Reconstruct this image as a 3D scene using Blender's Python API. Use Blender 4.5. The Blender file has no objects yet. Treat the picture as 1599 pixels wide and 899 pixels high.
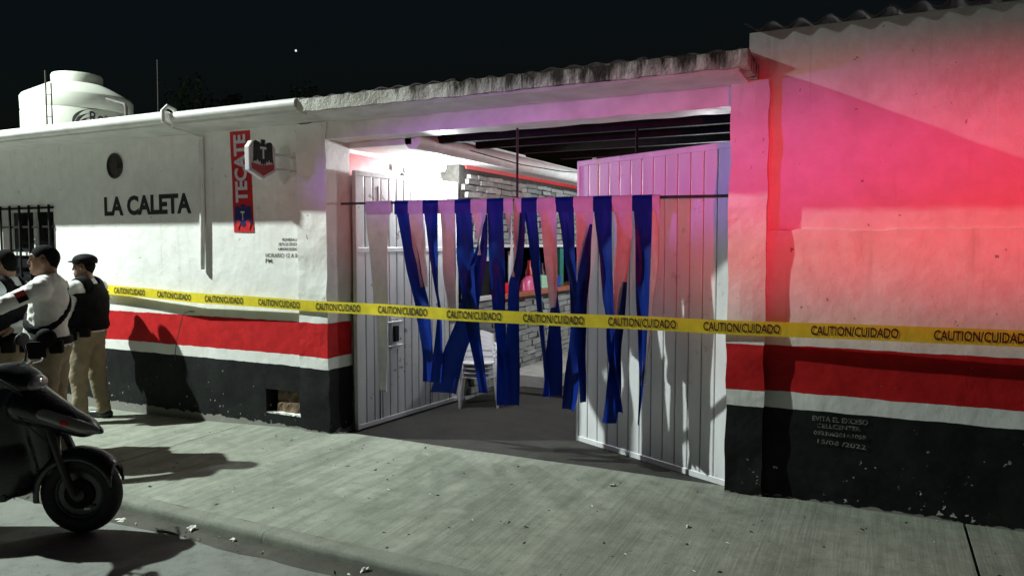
import bpy, bmesh, math, random
import numpy as np
from mathutils import Vector, Matrix, noise

R = math.radians
random.seed(7)
scene = bpy.context.scene
COL = scene.collection

# ------------------------------------------------------------------ camera
cam_d = bpy.data.cameras.new('camera')
cam = bpy.data.objects.new('camera', cam_d)
COL.objects.link(cam)
cam_d.sensor_width = 36.0
cam_d.lens = 36.0 * 1155.0 / 1599.0
cam_d.clip_start = 0.05
cam_d.clip_end = 2000
cam.location = (4.26, -5.37, 1.75)
cam.rotation_euler = (R(90) - math.atan(67.5 / 1155.0), 0, R(116.3 - 90))
scene.camera = cam

# ------------------------------------------------------------------ night sky
world = bpy.data.worlds.new('World')
scene.world = world
world.use_nodes = True
wn = world.node_tree
for n in list(wn.nodes):
    wn.nodes.remove(n)
sky = wn.nodes.new('ShaderNodeTexSky')
sky.sky_type = 'NISHITA'
sky.sun_disc = False
sky.sun_elevation = R(-2.8)
sky.sun_rotation = R(200)
bg = wn.nodes.new('ShaderNodeBackground')
bg.inputs['Strength'].default_value = 0.07
wo = wn.nodes.new('ShaderNodeOutputWorld')
tint = wn.nodes.new('ShaderNodeMix')
tint.data_type = 'RGBA'
tint.blend_type = 'MULTIPLY'
tint.inputs[0].default_value = 1.0
tint.inputs[7].default_value = (0.55, 1.0, 1.25, 1)
wn.links.new(sky.outputs['Color'], tint.inputs[6])
wn.links.new(tint.outputs[2], bg.inputs['Color'])
wn.links.new(bg.outputs['Background'], wo.inputs['Surface'])

scene.view_settings.view_transform = 'Standard'
scene.view_settings.look = 'None'
scene.view_settings.gamma = 1.0
scene.view_settings.exposure = 0.0
scene.view_settings.use_curve_mapping = False
scene.cycles.use_denoising = True
scene.cycles.max_bounces = 6
scene.cycles.sample_clamp_indirect = 4.0


def lamp(name, kind, loc, energy, color, radius, target=None, size=None, blend=0.5, scale=None):
    d = bpy.data.lights.new(name, kind)
    d.energy = energy
    d.color = color
    d.shadow_soft_size = radius
    o = bpy.data.objects.new(name, d)
    COL.objects.link(o)
    o.location = loc
    if target is not None:
        v = Vector(target) - Vector(loc)
        o.rotation_euler = v.to_track_quat('-Z', 'Y').to_euler()
    if kind == 'SPOT':
        d.spot_size = R(size)
        d.spot_blend = blend
    if scale:
        o.scale = scale
    return o


# the street lamp up the road to the left: the main light
lamp('street_lamp_light', 'SPOT', (-8.3, -3.6, 8.4), 11300, (0.89, 1.0, 0.94), 0.09, (-7.9, -3.5, 0), 142, 0.56)
# beacons and work light of the patrol vehicles that stand behind the photographer
lamp('patrol_work_light', 'SPOT', (1.8, -8.2, 2.3), 225, (1.0, 0.84, 0.78), 0.15, (-1.6, 0, 2.85), 84, 0.8, (1.0, 0.24, 1.0))
lamp('beacon_red_light', 'SPOT', (6.2, -5.9, 1.9), 1500, (1.0, 0.015, 0.05), 0.12, (4.9, 0, 2.08), 87, 1.0, (1.0, 0.19, 1.0))
lamp('beacon_blue_light', 'SPOT', (-2.6, -5.2, 2.1), 780, (0.42, 0.12, 1.0), 0.12, (1.75, 0, 2.36), 40, 0.8, (1.0, 0.28, 1.0))


# ------------------------------------------------------------------ node materials
class NT:
    def __init__(self, name):
        self.m = bpy.data.materials.new(name)
        self.m.use_nodes = True
        self.t = self.m.node_tree
        self.b = self.t.nodes['Principled BSDF']
        self.out = self.t.nodes['Material Output']

    def n(self, typ, **kw):
        nd = self.t.nodes.new(typ)
        for k, v in kw.items():
            setattr(nd, k, v)
        return nd

    def l(self, a, b):
        self.t.links.new(a, b)

    def val(self, sock, v):
        if hasattr(v, 'links') or hasattr(v, 'is_linked'):
            self.l(v, sock)
        else:
            sock.default_value = v

    def math(self, op, a, b=0.0, clamp=False):
        nd = self.n('ShaderNodeMath', operation=op)
        nd.use_clamp = clamp
        self.val(nd.inputs[0], a)
        self.val(nd.inputs[1], b)
        return nd.outputs[0]

    def mr(self, v, a, b, c=0.0, d=1.0):
        nd = self.n('ShaderNodeMapRange')
        self.val(nd.inputs[0], v)
        for i, x in enumerate((a, b, c, d)):
            nd.inputs[i + 1].default_value = x
        return nd.outputs[0]

    def mix(self, f, a, b, mode='MIX'):
        nd = self.n('ShaderNodeMix', data_type='RGBA', blend_type=mode)
        self.val(nd.inputs[0], f)
        for s, v in ((nd.inputs[6], a), (nd.inputs[7], b)):
            if isinstance(v, tuple):
                s.default_value = (*v[:3], 1.0)
            else:
                self.l(v, s)
        return nd.outputs[2]

    def pos(self, scale=(1, 1, 1)):
        if not hasattr(self, '_g'):
            self._g = self.n('ShaderNodeNewGeometry').outputs['Position']
        if scale == (1, 1, 1):
            return self._g
        mp = self.n('ShaderNodeMapping')
        mp.inputs['Scale'].default_value = scale
        self.l(self._g, mp.inputs['Vector'])
        return mp.outputs[0]

    def obj(self, scale=(1, 1, 1)):
        tc = self.n('ShaderNodeTexCoord').outputs['Object']
        mp = self.n('ShaderNodeMapping')
        mp.inputs['Scale'].default_value = scale
        self.l(tc, mp.inputs['Vector'])
        return mp.outputs[0]

    def noise(self, vec, scale, detail=4.0, rough=0.55):
        nd = self.n('ShaderNodeTexNoise')
        nd.inputs['Scale'].default_value = scale
        nd.inputs['Detail'].default_value = detail
        nd.inputs['Roughness'].default_value = rough
        self.l(vec, nd.inputs['Vector'])
        return nd.outputs['Fac']

    def bump(self, h, strength=0.3, dist=0.01, normal=None):
        nd = self.n('ShaderNodeBump')
        nd.inputs['Strength'].default_value = strength
        nd.inputs['Distance'].default_value = dist
        self.l(h, nd.inputs['Height'])
        if normal is not None:
            self.l(normal, nd.inputs['Normal'])
        return nd.outputs[0]

    def done(self, color, rough=0.6, normal=None, metal=0.0, spec=None):
        if isinstance(color, tuple):
            self.b.inputs['Base Color'].default_value = (*color[:3], 1)
        else:
            self.l(color, self.b.inputs['Base Color'])
        self.val(self.b.inputs['Roughness'], rough)
        self.b.inputs['Metallic'].default_value = metal
        if spec is not None:
            self.b.inputs['Specular IOR Level'].default_value = spec
        if normal is not None:
            self.l(normal, self.b.inputs['Normal'])
        return self.m


def simple(name, col, rough=0.6, var=0.12, scale=8.0, bump=0.0, bscale=40.0, metal=0.0, spec=None, local=True):
    t = NT(name)
    v = t.obj() if local else t.pos()
    f = t.noise(v, scale)
    dark = tuple(c * (1 - var * 1.6) for c in col)
    lite = tuple(min(1, c * (1 + var)) for c in col)
    c = t.mix(t.mr(f, 0.3, 0.7), dark, lite)
    nm = t.bump(t.noise(v, bscale), bump, 0.004) if bump else None
    r = t.mr(t.noise(v, scale * 2.3), 0.3, 0.7, max(0, rough - 0.08), min(1, rough + 0.08))
    return t.done(c, r, nm, metal, spec)


def wall_paint(name, z_black, z_red0, z_red1, seed=0.0, grime=1.0):
    """whitewashed plaster with a red stripe and a black plinth, chipped"""
    t = NT(name)
    p = t.pos()
    sep = t.n('ShaderNodeSeparateXYZ')
    t.l(p, sep.inputs[0])
    wob = t.mr(t.noise(p, 5.0, 3), 0.3, 0.7, -0.005, 0.005)
    z = t.math('ADD', sep.outputs['Z'], wob)
    big = t.noise(p, 1.3 + seed, 5, 0.6)
    mid = t.noise(p, 7.0 + seed, 5, 0.65)
    white = t.mix(t.mr(mid, 0.35, 0.7), (0.70, 0.70, 0.67), (0.80, 0.80, 0.78))
    white = t.mix(t.math('MULTIPLY', t.mr(big, 0.54, 0.75), 0.35 * grime), white, (0.50, 0.48, 0.42))
    streak = t.noise(t.pos((14, 14, 0.8)), 1.0, 4, 0.6)
    white = t.mix(t.math('MULTIPLY', t.mr(streak, 0.58, 0.8), 0.35 * grime), white, (0.42, 0.39, 0.33))
    red = t.mix(t.mr(mid, 0.35, 0.7), (0.42, 0.010, 0.012), (0.56, 0.016, 0.018))
    black = t.mix(t.mr(mid, 0.3, 0.75), (0.005, 0.0055, 0.0055), (0.011, 0.012, 0.012))
    dusty = t.math('MULTIPLY', t.mr(t.noise(p, 3.0 + seed, 6, 0.7), 0.42, 0.75), 0.5)
    black = t.mix(dusty, black, (0.030, 0.032, 0.031))
    c = t.mix(t.mr(z, z_black - 0.002, z_black + 0.002), black, white)
    inred = t.math('MULTIPLY', t.mr(z, z_red0 - 0.002, z_red0 + 0.002), t.mr(z, z_red1 - 0.002, z_red1 + 0.002, 1, 0))
    c = t.mix(inred, c, red)
    # chipped spots
    ch = t.noise(p, 22.0 + seed, 3, 0.5)
    low = t.mr(sep.outputs['Z'], 0.0, 0.75, 0.10, 0.0)
    chm = t.mr(t.math('ADD', ch, low), 0.757, 0.777)
    chm = t.math('MULTIPLY', chm, t.mr(t.noise(p, 2.1 + seed, 2), 0.42, 0.55))
    below = t.mr(z, z_red1 + 0.02, z_red1 + 0.05, 1, 0)
    c = t.mix(t.math('MULTIPLY', chm, below), c, (0.42, 0.41, 0.38))
    dk = t.mr(t.noise(p, 17.0 + seed, 4, 0.6), 0.685, 0.71)
    above = t.mr(z, z_red1 + 0.02, z_red1 + 0.05)
    c = t.mix(t.math('MULTIPLY', t.math('MULTIPLY', dk, above), 0.75), c, (0.16, 0.14, 0.12))
    # ragged white plaster line where the wall meets the pavement
    foot = t.mr(t.math('ADD', sep.outputs['Z'], t.mr(t.noise(p, 9.0, 4), 0.3, 0.7, -0.022, 0.022)), 0.006, 0.012, 1, 0)
    c = t.mix(t.math('MULTIPLY', foot, 0.55), c, (0.40, 0.39, 0.35))
    h = t.math('ADD', t.math('MULTIPLY', t.noise(p, 3.2, 3), 1.0), t.math('MULTIPLY', mid, 0.35))
    h = t.math('ADD', h, t.math('MULTIPLY', t.noise(p, 60, 3), 0.06))
    h = t.math('SUBTRACT', h, t.math('MULTIPLY', chm, 0.1))
    nm = t.bump(h, 0.55, 0.02)
    return t.done(c, 0.7, nm, spec=0.15)


M = {}
M['wall'] = wall_paint('painted_plaster', 0.593, 0.702, 1.022)
M['wall_r'] = wall_paint('painted_plaster_right', 0.628, 0.74, 1.062, 0.7, 1.4)


def concrete(name, a, b, brush=True, rough=0.8):
    t = NT(name)
    p = t.pos()
    c = t.mix(t.mr(t.noise(p, 2.2, 6, 0.65), 0.3, 0.7), a, b)
    s1 = t.noise(t.pos((11, 0.55, 1)), 1.0, 6, 0.65)
    s2 = t.noise(t.pos((75, 2.2, 1)), 1.0, 4, 0.6)
    st = t.math('ADD', t.math('MULTIPLY', s1, 0.6), t.math('MULTIPLY', s2, 0.4))
    if brush:
        c = t.mix(t.math('MULTIPLY', t.mr(st, 0.44, 0.60), 0.62), c, tuple(x * 0.58 for x in a))
    mott = t.noise(p, 6.5, 6, 0.72)
    c = t.mix(t.math('MULTIPLY', t.mr(mott, 0.46, 0.66), 0.55), c, tuple(x * 0.55 for x in a))
    c = t.mix(t.math('MULTIPLY', t.mr(t.noise(p, 3.1, 5, 0.7), 0.55, 0.72), 0.4), c, tuple(min(1, x * 1.25) for x in b))
    spot = t.mr(t.noise(p, 26, 3), 0.68, 0.73)
    c = t.mix(t.math('MULTIPLY', spot, 0.55), c, tuple(x * 0.35 for x in a))
    blot = t.mr(t.noise(p, 0.9, 5, 0.7), 0.52, 0.72)
    c = t.mix(t.math('MULTIPLY', blot, 0.45), c, tuple(x * 0.6 for x in a))
    grit = t.noise(p, 120, 4, 0.7)
    c = t.mix(t.mr(grit, 0.35, 0.65, 0.35, 0.0), c, tuple(x * 0.3 for x in a))
    h = t.math('ADD', t.math('MULTIPLY', st, 1.2 if brush else 0.1), t.math('MULTIPLY', grit, 0.35))
    nm = t.bump(h, 0.5, 0.008)
    return t.done(c, rough, nm, spec=0.25)


M['pavement'] = concrete('brushed_concrete', (0.235, 0.253, 0.205), (0.33, 0.35, 0.288))
M['kerb'] = concrete('kerb_concrete', (0.18, 0.19, 0.155), (0.25, 0.26, 0.215), False)
M['street'] = concrete('street_concrete', (0.16, 0.17, 0.15), (0.22, 0.23, 0.205), False)
M['gutter_dirt'] = concrete('gutter_dirt', (0.05, 0.047, 0.037), (0.10, 0.095, 0.075), False)
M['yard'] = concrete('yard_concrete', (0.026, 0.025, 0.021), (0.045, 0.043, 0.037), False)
M['step'] = concrete('pale_step', (0.42, 0.41, 0.38), (0.55, 0.54, 0.5), False)


def weathered():
    t = NT('weathered_lamp_fade_concrete')
    p = t.pos()
    sep = t.n('ShaderNodeSeparateXYZ')
    t.l(p, sep.inputs[0])
    base = t.mix(t.mr(t.noise(p, 6, 5), 0.3, 0.7), (0.44, 0.43, 0.38), (0.66, 0.65, 0.60))
    drip = t.noise(t.pos((9, 9, 1.6)), 1.0, 6, 0.7)
    along = t.mr(sep.outputs['X'], -0.4, 1.6, -0.10, 0.13)  # stain deepens to the right: the lamp's fading is worked into the colour
    m = t.mr(t.math('ADD', t.math('ADD', drip, along), t.mr(sep.outputs['Z'], 2.86, 3.02, -0.06, 0.12)), 0.53, 0.72)
    c = t.mix(m, base, (0.045, 0.04, 0.032))
    nm = t.bump(t.math('ADD', t.noise(p, 14, 6, 0.7), t.math('MULTIPLY', t.noise(p, 55, 3), 0.4)), 0.9, 0.02)
    return t.done(c, 0.85, nm, spec=0.2)


M['slab'] = weathered()
M['white_paint'] = simple('white_paint', (0.72, 0.72, 0.69), 0.55, 0.1, 5, 0.25, 18, local=False)
M['roof_top'] = simple('roof_screed', (0.25, 0.24, 0.22), 0.9, 0.2, 3, local=False)
M['fibre_cement'] = simple('fibre_cement', (0.085, 0.07, 0.066), 0.85, 0.25, 6, 0.4, 30, local=False)
M['dark_steel'] = simple('dark_steel', (0.008, 0.007, 0.007), 0.75, 0.3, 10, spec=0.15)
M['iron'] = simple('rusty_iron', (0.03, 0.022, 0.018), 0.6, 0.4, 20, 0.3)
M['window_frame'] = simple('window_white_metal', (0.55, 0.56, 0.54), 0.4, 0.1, 8)
M['glass_dark'] = simple('dark_window_glass', (0.012, 0.013, 0.014), 0.12, 0.1, 3)
M['brick_raw'] = simple('raw_masonry', (0.14, 0.09, 0.055), 0.95, 0.4, 9, 0.9, 22, local=False)
M['joint_grey'] = simple('joint_shadow_grey', (0.42, 0.40, 0.38), 0.9, 0.3, 30, local=False)
M['letter_black'] = simple('lettering_black', (0.012, 0.012, 0.013), 0.55, 0.3, 30)


def stencil():
    t = NT('worn_stencil_grey')
    f = t.noise(t.pos(), 55, 3, 0.6)
    c = t.mix(t.mr(f, 0.36, 0.58), (0.02, 0.02, 0.02), (0.22, 0.23, 0.22))
    return t.done(c, 0.7)


M['stencil'] = stencil()


def worn_letters():
    t = NT('worn_lettering')
    f = t.noise(t.pos(), 70, 3, 0.6)
    c = t.mix(t.mr(f, 0.40, 0.62), (0.03, 0.03, 0.03), (0.18, 0.18, 0.175))
    return t.done(c, 0.7)


M['worn_letters'] = worn_letters()


def gate_paint(name, base, rust):
    t = NT(name)
    p = t.pos()
    o = t.pos((6, 6, 1.2))
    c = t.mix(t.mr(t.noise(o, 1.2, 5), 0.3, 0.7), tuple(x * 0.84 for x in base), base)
    m = t.mr(t.math('ADD', t.noise(p, 11, 6, 0.7), t.mr(t.noise(p, 1.6, 2), 0.3, 0.7, -0.09, 0.09)), 0.66, 0.71)
    c = t.mix(t.math('MULTIPLY', m, rust), c, (0.10, 0.075, 0.055))
    nm = t.bump(t.noise(p, 9, 4), 0.25, 0.006)
    return t.done(c, t.mr(t.noise(p, 5, 3), 0.3, 0.7, 0.28, 0.5), nm, spec=0.5)


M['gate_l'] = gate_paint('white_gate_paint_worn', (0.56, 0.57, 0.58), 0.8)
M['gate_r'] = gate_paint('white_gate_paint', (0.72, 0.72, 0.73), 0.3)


def cloth(name, col, transl=0.25, rough=0.6):
    t = NT(name)
    o = t.pos()
    c = t.mix(t.mr(t.noise(o, 12, 3), 0.3, 0.7), tuple(x * 0.82 for x in col), col)
    nm = t.bump(t.noise(t.pos((1, 1, 0.35)), 30, 3), 0.35, 0.006)
    t.done(c, rough, nm, spec=0.18)
    tr = t.n('ShaderNodeBsdfTranslucent')
    t.l(c, tr.inputs['Color'])
    ms = t.n('ShaderNodeMixShader')
    ms.inputs[0].default_value = transl
    t.l(t.b.outputs[0], ms.inputs[1])
    t.l(tr.outputs[0], ms.inputs[2])
    t.l(ms.outputs[0], t.out.inputs['Surface'])
    return t.m


M['strip_blue'] = cloth('blue_plastic_strip', (0.0012, 0.018, 0.20), 0.12, 0.45)
M['strip_white'] = cloth('white_plastic_strip', (0.62, 0.61, 0.62), 0.07, 0.45)
M['tape'] = cloth('yellow_tape', (0.80, 0.66, 0.05), 0.2, 0.35)
M['tape_ink'] = simple('tape_ink', (0.02, 0.018, 0.01), 0.5, 0.1, 10)


def stone():
    t = NT('grey_ledge_stone')
    oi = t.n('ShaderNodeObjectInfo')
    p = t.pos()
    a = t.mix(oi.outputs['Random'], (0.19, 0.20, 0.19), (0.40, 0.415, 0.40))
    c = t.mix(t.math('MULTIPLY', t.mr(t.noise(p, 16, 5, 0.7), 0.35, 0.7), 0.6), a, (0.13, 0.135, 0.125))
    nm = t.bump(t.noise(p, 24, 6, 0.7), 0.8, 0.015)
    return t.done(c, 0.85, nm, spec=0.25)


M['stone'] = stone()
M['mortar'] = simple('dark_mortar', (0.05, 0.05, 0.043), 0.95, 0.3, 20, local=False)
M['red_trim'] = simple('red_paint', (0.55, 0.02, 0.025), 0.5, 0.1, 6)
M['counter'] = simple('terracotta_counter', (0.36, 0.10, 0.045), 0.4, 0.15, 10)
M['plastic_white'] = simple('white_plastic', (0.72, 0.72, 0.73), 0.38, 0.06, 4)
M['teal'] = simple('teal_paint', (0.02, 0.20, 0.16), 0.5, 0.1, 6)
M['dark_wood'] = simple('dark_wood', (0.05, 0.03, 0.02), 0.5, 0.3, 12)
M['pink'] = simple('pink_plastic', (0.62, 0.10, 0.24), 0.35, 0.1, 6)
M['bright_red'] = simple('red_plastic', (0.55, 0.015, 0.015), 0.35, 0.1, 6)
M['mint'] = simple('mint_plastic', (0.35, 0.65, 0.42), 0.35, 0.1, 6)
M['blue_item'] = simple('blue_plastic', (0.02, 0.08, 0.35), 0.35, 0.1, 6)
M['poster_blue'] = simple('turquoise_print', (0.12, 0.42, 0.55), 0.4, 0.3, 5)
M['orange'] = simple('orange_print', (0.6, 0.28, 0.04), 0.5, 0.2, 9)
M['tank'] = simple('tank_plastic', (0.38, 0.39, 0.34), 0.5, 0.06, 2, local=False)
M['banner_red'] = simple('banner_red', (0.50, 0.016, 0.022), 0.4, 0.1, 6, local=False)
M['banner_blue'] = simple('banner_blue', (0.012, 0.02, 0.14), 0.45, 0.15, 8, local=False)
M['banner_silver'] = simple('banner_lilac_white', (0.55, 0.53, 0.60), 0.45, 0.1, 20, local=False)
M['sign_white'] = simple('sign_face_white', (0.68, 0.67, 0.64), 0.3, 0.06, 6)
M['sign_red'] = simple('sign_face_red', (0.38, 0.03, 0.025), 0.35, 0.1, 6)
M['sign_edge'] = simple('sign_casing', (0.62, 0.62, 0.60), 0.3, 0.08, 6)
# people
M['skin'] = simple('skin_brown', (0.20, 0.105, 0.065), 0.5, 0.12, 14)
M['hair'] = simple('black_hair', (0.006, 0.0055, 0.0055), 0.85, 0.3, 60, 0.6, 140, spec=0.08)
M['shirt'] = simple('white_uniform_cotton', (0.70, 0.69, 0.66), 0.85, 0.08, 7, 0.9, 22)
M['shirt_blue'] = simple('pale_blue_uniform_cotton', (0.60, 0.66, 0.69), 0.85, 0.08, 7, 0.9, 22)
M['khaki'] = simple('khaki_twill', (0.27, 0.215, 0.14), 0.9, 0.14, 9, 0.9, 18)
M['nylon'] = simple('black_nylon', (0.006, 0.006, 0.007), 0.8, 0.3, 25, 0.7, 40, spec=0.12)
M['boot'] = simple('black_boot', (0.010, 0.010, 0.010), 0.4, 0.2, 20)
M['eye'] = simple('dark_eye', (0.01, 0.008, 0.007), 0.2, 0.1, 5)
M['lip'] = simple('lip', (0.16, 0.06, 0.045), 0.5, 0.1, 10)
M['patch_red'] = simple('red_patch', (0.40, 0.03, 0.03), 0.7, 0.1, 10)
M['metal_pale'] = simple('pale_metal', (0.55, 0.55, 0.54), 0.3, 0.1, 10, metal=0.8)
# scooter
M['scooter_black'] = simple('black_scooter_plastic', (0.008, 0.008, 0.009), 0.28, 0.2, 4)
M['scooter_grey'] = simple('grey_scooter_plastic', (0.018, 0.019, 0.020), 0.5, 0.2, 4)
M['tyre'] = simple('tyre_rubber', (0.010, 0.010, 0.010), 0.75, 0.3, 20, 0.4, 60)
M['chrome'] = simple('chrome', (0.7, 0.7, 0.7), 0.15, 0.05, 10, metal=1.0)
M['lens'] = simple('clear_lens', (0.20, 0.20, 0.185), 0.12, 0.2, 5, metal=0.3)
M['lens_reflect_red'] = simple('red_lens_and_reflection', (0.45, 0.02, 0.02), 0.15, 0.2, 5)
M['amber'] = simple('amber_plastic', (0.35, 0.13, 0.03), 0.3, 0.2, 5)
M['litter'] = simple('litter_paper', (0.6, 0.6, 0.55), 0.8, 0.2, 30)
M['dead_leaf'] = simple('dead_leaf', (0.05, 0.035, 0.02), 0.8, 0.4, 20)
M['bark'] = simple('bark', (0.06, 0.045, 0.03), 0.9, 0.3, 8)
M['leaf'] = simple('leaf', (0.045, 0.07, 0.03), 0.7, 0.3, 2)


def emit(name, col, s):
    t = NT(name)
    e = t.n('ShaderNodeEmission')
    e.inputs['Color'].default_value = (*col, 1)
    e.inputs['Strength'].default_value = s
    t.l(e.outputs[0], t.out.inputs['Surface'])
    return t.m


M['bulb'] = emit('lit_bulb', (0.95, 0.97, 1.0), 60)
M['star'] = emit('star_glow', (0.9, 0.95, 1.0), 1.2)

# ------------------------------------------------------------------ object helpers
ORG = {}


def off(parent):
    return ORG.get(parent.name, Vector((0, 0, 0))) if parent else Vector((0, 0, 0))


def obj(name, verts, faces, m, parent=None, smooth=False, fm=None, sharp=None):
    o_ = off(parent)
    me = bpy.data.meshes.new(name)
    me.from_pydata([(v[0] - o_[0], v[1] - o_[1], v[2] - o_[2]) for v in verts], [], faces)
    ms = m if isinstance(m, (list, tuple)) else [m]
    for x in ms:
        me.materials.append(M[x] if isinstance(x, str) else x)
    if fm:
        for p, i in zip(me.polygons, fm):
            p.material_index = i
    if smooth:
        me.polygons.foreach_set('use_smooth', [True] * len(me.polygons))
        if sharp:
            me.set_sharp_from_angle(angle=R(sharp))
    me.validate()
    me.update()
    o = bpy.data.objects.new(name, me)
    COL.objects.link(o)
    if parent:
        o.parent = parent
        ORG[o.name] = o_
    return o


def thing(name, label, cat, loc=(0, 0, 0), rz=0.0, group=None, local=False):
    o = bpy.data.objects.new(name, None)
    o.empty_display_size = 0.2
    COL.objects.link(o)
    o.location = loc
    o.rotation_euler = (0, 0, rz)
    tag(o, label, cat, group)
    ORG[o.name] = Vector((0, 0, 0)) if local else Vector(loc)
    return o


def tag(o, label=None, cat=None, group=None, kind=None):
    if label:
        o['label'] = label
    if cat:
        o['category'] = cat
    if group:
        o['group'] = group
    if kind:
        o['kind'] = kind
    return o


def boxg(x0, x1, y0, y1, z0, z1):
    v = [(x0, y0, z0), (x1, y0, z0), (x1, y1, z0), (x0, y1, z0), (x0, y0, z1), (x1, y0, z1), (x1, y1, z1), (x0, y1, z1)]
    f = [(0, 3, 2, 1), (4, 5, 6, 7), (0, 1, 5, 4), (1, 2, 6, 5), (2, 3, 7, 6), (3, 0, 4, 7)]
    return v, f


def bevel_mesh(o, w, seg=2):
    bm = bmesh.new()
    bm.from_mesh(o.data)
    bmesh.ops.bevel(bm, geom=bm.edges[:], offset=w, segments=seg, affect='EDGES', profile=0.6)
    bm.to_mesh(o.data)
    bm.free()


def box(name, x0, x1, y0, y1, z0, z1, m, parent=None, bevel=0.0, seg=2):
    v, f = boxg(x0, x1, y0, y1, z0, z1)
    o = obj(name, v, f, m, parent)
    if bevel:
        bevel_mesh(o, bevel, seg)
    return o


def rough_box(name, x0, x1, y0, y1, z0, z1, m, parent=None, step=0.06, amp=0.008, nscale=7.0, edge=0.0):
    """box cut into small faces and shaken, so edges look hand-plastered"""
    bm = bmesh.new()
    v, f = boxg(x0, x1, y0, y1, z0, z1)
    vs = [bm.verts.new(c) for c in v]
    for q in f:
        bm.faces.new([vs[i] for i in q])
    for ax, a, b in ((0, x0, x1), (1, y0, y1), (2, z0, z1)):
        n = int((b - a) / step)
        for i in range(1, n):
            co = [0, 0, 0]
            no = [0, 0, 0]
            co[ax] = a + (b - a) * i / n
            no[ax] = 1
            bmesh.ops.bisect_plane(bm, geom=bm.verts[:] + bm.edges[:] + bm.faces[:], plane_co=co, plane_no=no)
    for w in bm.verts:
        p = w.co * nscale
        k = amp
        ons = sum((abs(w.co[i] - a) < 1e-4 or abs(w.co[i] - b) < 1e-4) for i, (a, b) in enumerate(((x0, x1), (y0, y1), (z0, z1))))
        if ons >= 2:
            k = amp * (1 + edge)
        d = Vector((noise.noise(p), noise.noise(p + Vector((31, 7, 3))), noise.noise(p + Vector((5, 17, 41)))))
        w.co += d * k
    o_ = off(parent)
    bmesh.ops.translate(bm, verts=bm.verts[:], vec=-o_)
    bmesh.ops.recalc_face_normals(bm, faces=bm.faces[:])
    me = bpy.data.meshes.new(name)
    bm.to_mesh(me)
    bm.free()
    me.materials.append(M[m])
    o = bpy.data.objects.new(name, me)
    COL.objects.link(o)
    if parent:
        o.parent = parent
        ORG[o.name] = o_
    return o


def tube_geo(pts, rad, n=10, cap=True):
    pts = [Vector(p) for p in pts]
    rads = rad if isinstance(rad, (list, tuple)) else [rad] * len(pts)
    vs, fs = [], []
    up = None
    for i, p in enumerate(pts):
        d = (pts[min(i + 1, len(pts) - 1)] - pts[max(i - 1, 0)]).normalized()
        if up is None:
            up = Vector((0, 0, 1)) if abs(d.z) < 0.9 else Vector((0, 1, 0))
        a = d.cross(up)
        a.normalize()
        b = a.cross(d)
        b.normalize()
        up = b
        for k in range(n):
            t = 2 * math.pi * k / n
            vs.append(tuple(p + (a * math.cos(t) + b * math.sin(t)) * rads[i]))
    for i in range(len(pts) - 1):
        for k in range(n):
            k2 = (k + 1) % n
            fs.append((i * n + k, i * n + k2, (i + 1) * n + k2, (i + 1) * n + k))
    if cap:
        fs.append(tuple(range(n - 1, -1, -1)))
        fs.append(tuple(range((len(pts) - 1) * n, len(pts) * n)))
    return vs, fs


def tube(name, pts, rad, m, parent=None, n=10):
    v, f = tube_geo(pts, rad, n)
    return obj(name, v, f, m, parent, True, sharp=50)


def merge(geos):
    V, F = [], []
    for v, f in geos:
        k = len(V)
        V += list(v)
        F += [tuple(i + k for i in q) for q in f]
    return V, F


def lathe(name, prof, center, m, parent=None, n=40):
    vs, fs = [], []
    for r, z in prof:
        for k in range(n):
            t = 2 * math.pi * k / n
            vs.append((center[0] + r * math.cos(t), center[1] + r * math.sin(t), center[2] + z))
    for i in range(len(prof) - 1):
        for k in range(n):
            k2 = (k + 1) % n
            fs.append((i * n + k, i * n + k2, (i + 1) * n + k2, (i + 1) * n + k))
    return obj(name, vs, fs, m, parent, True, sharp=40)


def prism(pts, depth, frame):
    """flat polygon pts (u,v) extruded by depth; frame(u,v,w)->xyz"""
    n = len(pts)
    v = [frame(u, w, 0.0) for u, w in pts] + [frame(u, w, depth) for u, w in pts]
    f = [tuple(range(n, 2 * n)), tuple(range(n - 1, -1, -1))]
    for i in range(n):
        j = (i + 1) % n
        f.append((i, j, n + j, n + i))
    return v, f


def text_geo(s, width=None, height=None, bold=0.0, spacing=1.0):
    cu = bpy.data.curves.new('txt', 'FONT')
    cu.body = s
    cu.size = 1.0
    cu.offset = bold
    cu.space_character = spacing
    cu.resolution_u = 3
    cu.fill_mode = 'FRONT'
    o = bpy.data.objects.new('txt', cu)
    COL.objects.link(o)
    dg = bpy.context.evaluated_depsgraph_get()
    me = o.evaluated_get(dg).to_mesh()
    V = [tuple(v.co) for v in me.vertices]
    F = [tuple(p.vertices) for p in me.polygons]
    o.evaluated_get(dg).to_mesh_clear()
    bpy.data.objects.remove(o)
    bpy.data.curves.remove(cu)
    xs = [v[0] for v in V]
    ys = [v[1] for v in V]
    w = max(xs) - min(xs)
    h = max(ys) - min(ys)
    sx = (width / w) if width else 1.0
    sy = (height / h) if height else sx
    if not width:
        sx = sy
    return [((x - min(xs)) * sx, (y - min(ys)) * sy) for x, y, _ in V], F

# ================================================================== SETTING
def ground_z(x, y):
    zx = 0.0 if x > -0.5 else (-0.045 * (-0.5 - x) if x > -2.2 else max(-0.10, -0.0765 - 0.012 * (-2.2 - x)))
    return zx - 0.018 * min(1.0, max(0.0, -y / 1.95)) * 1.5


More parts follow.
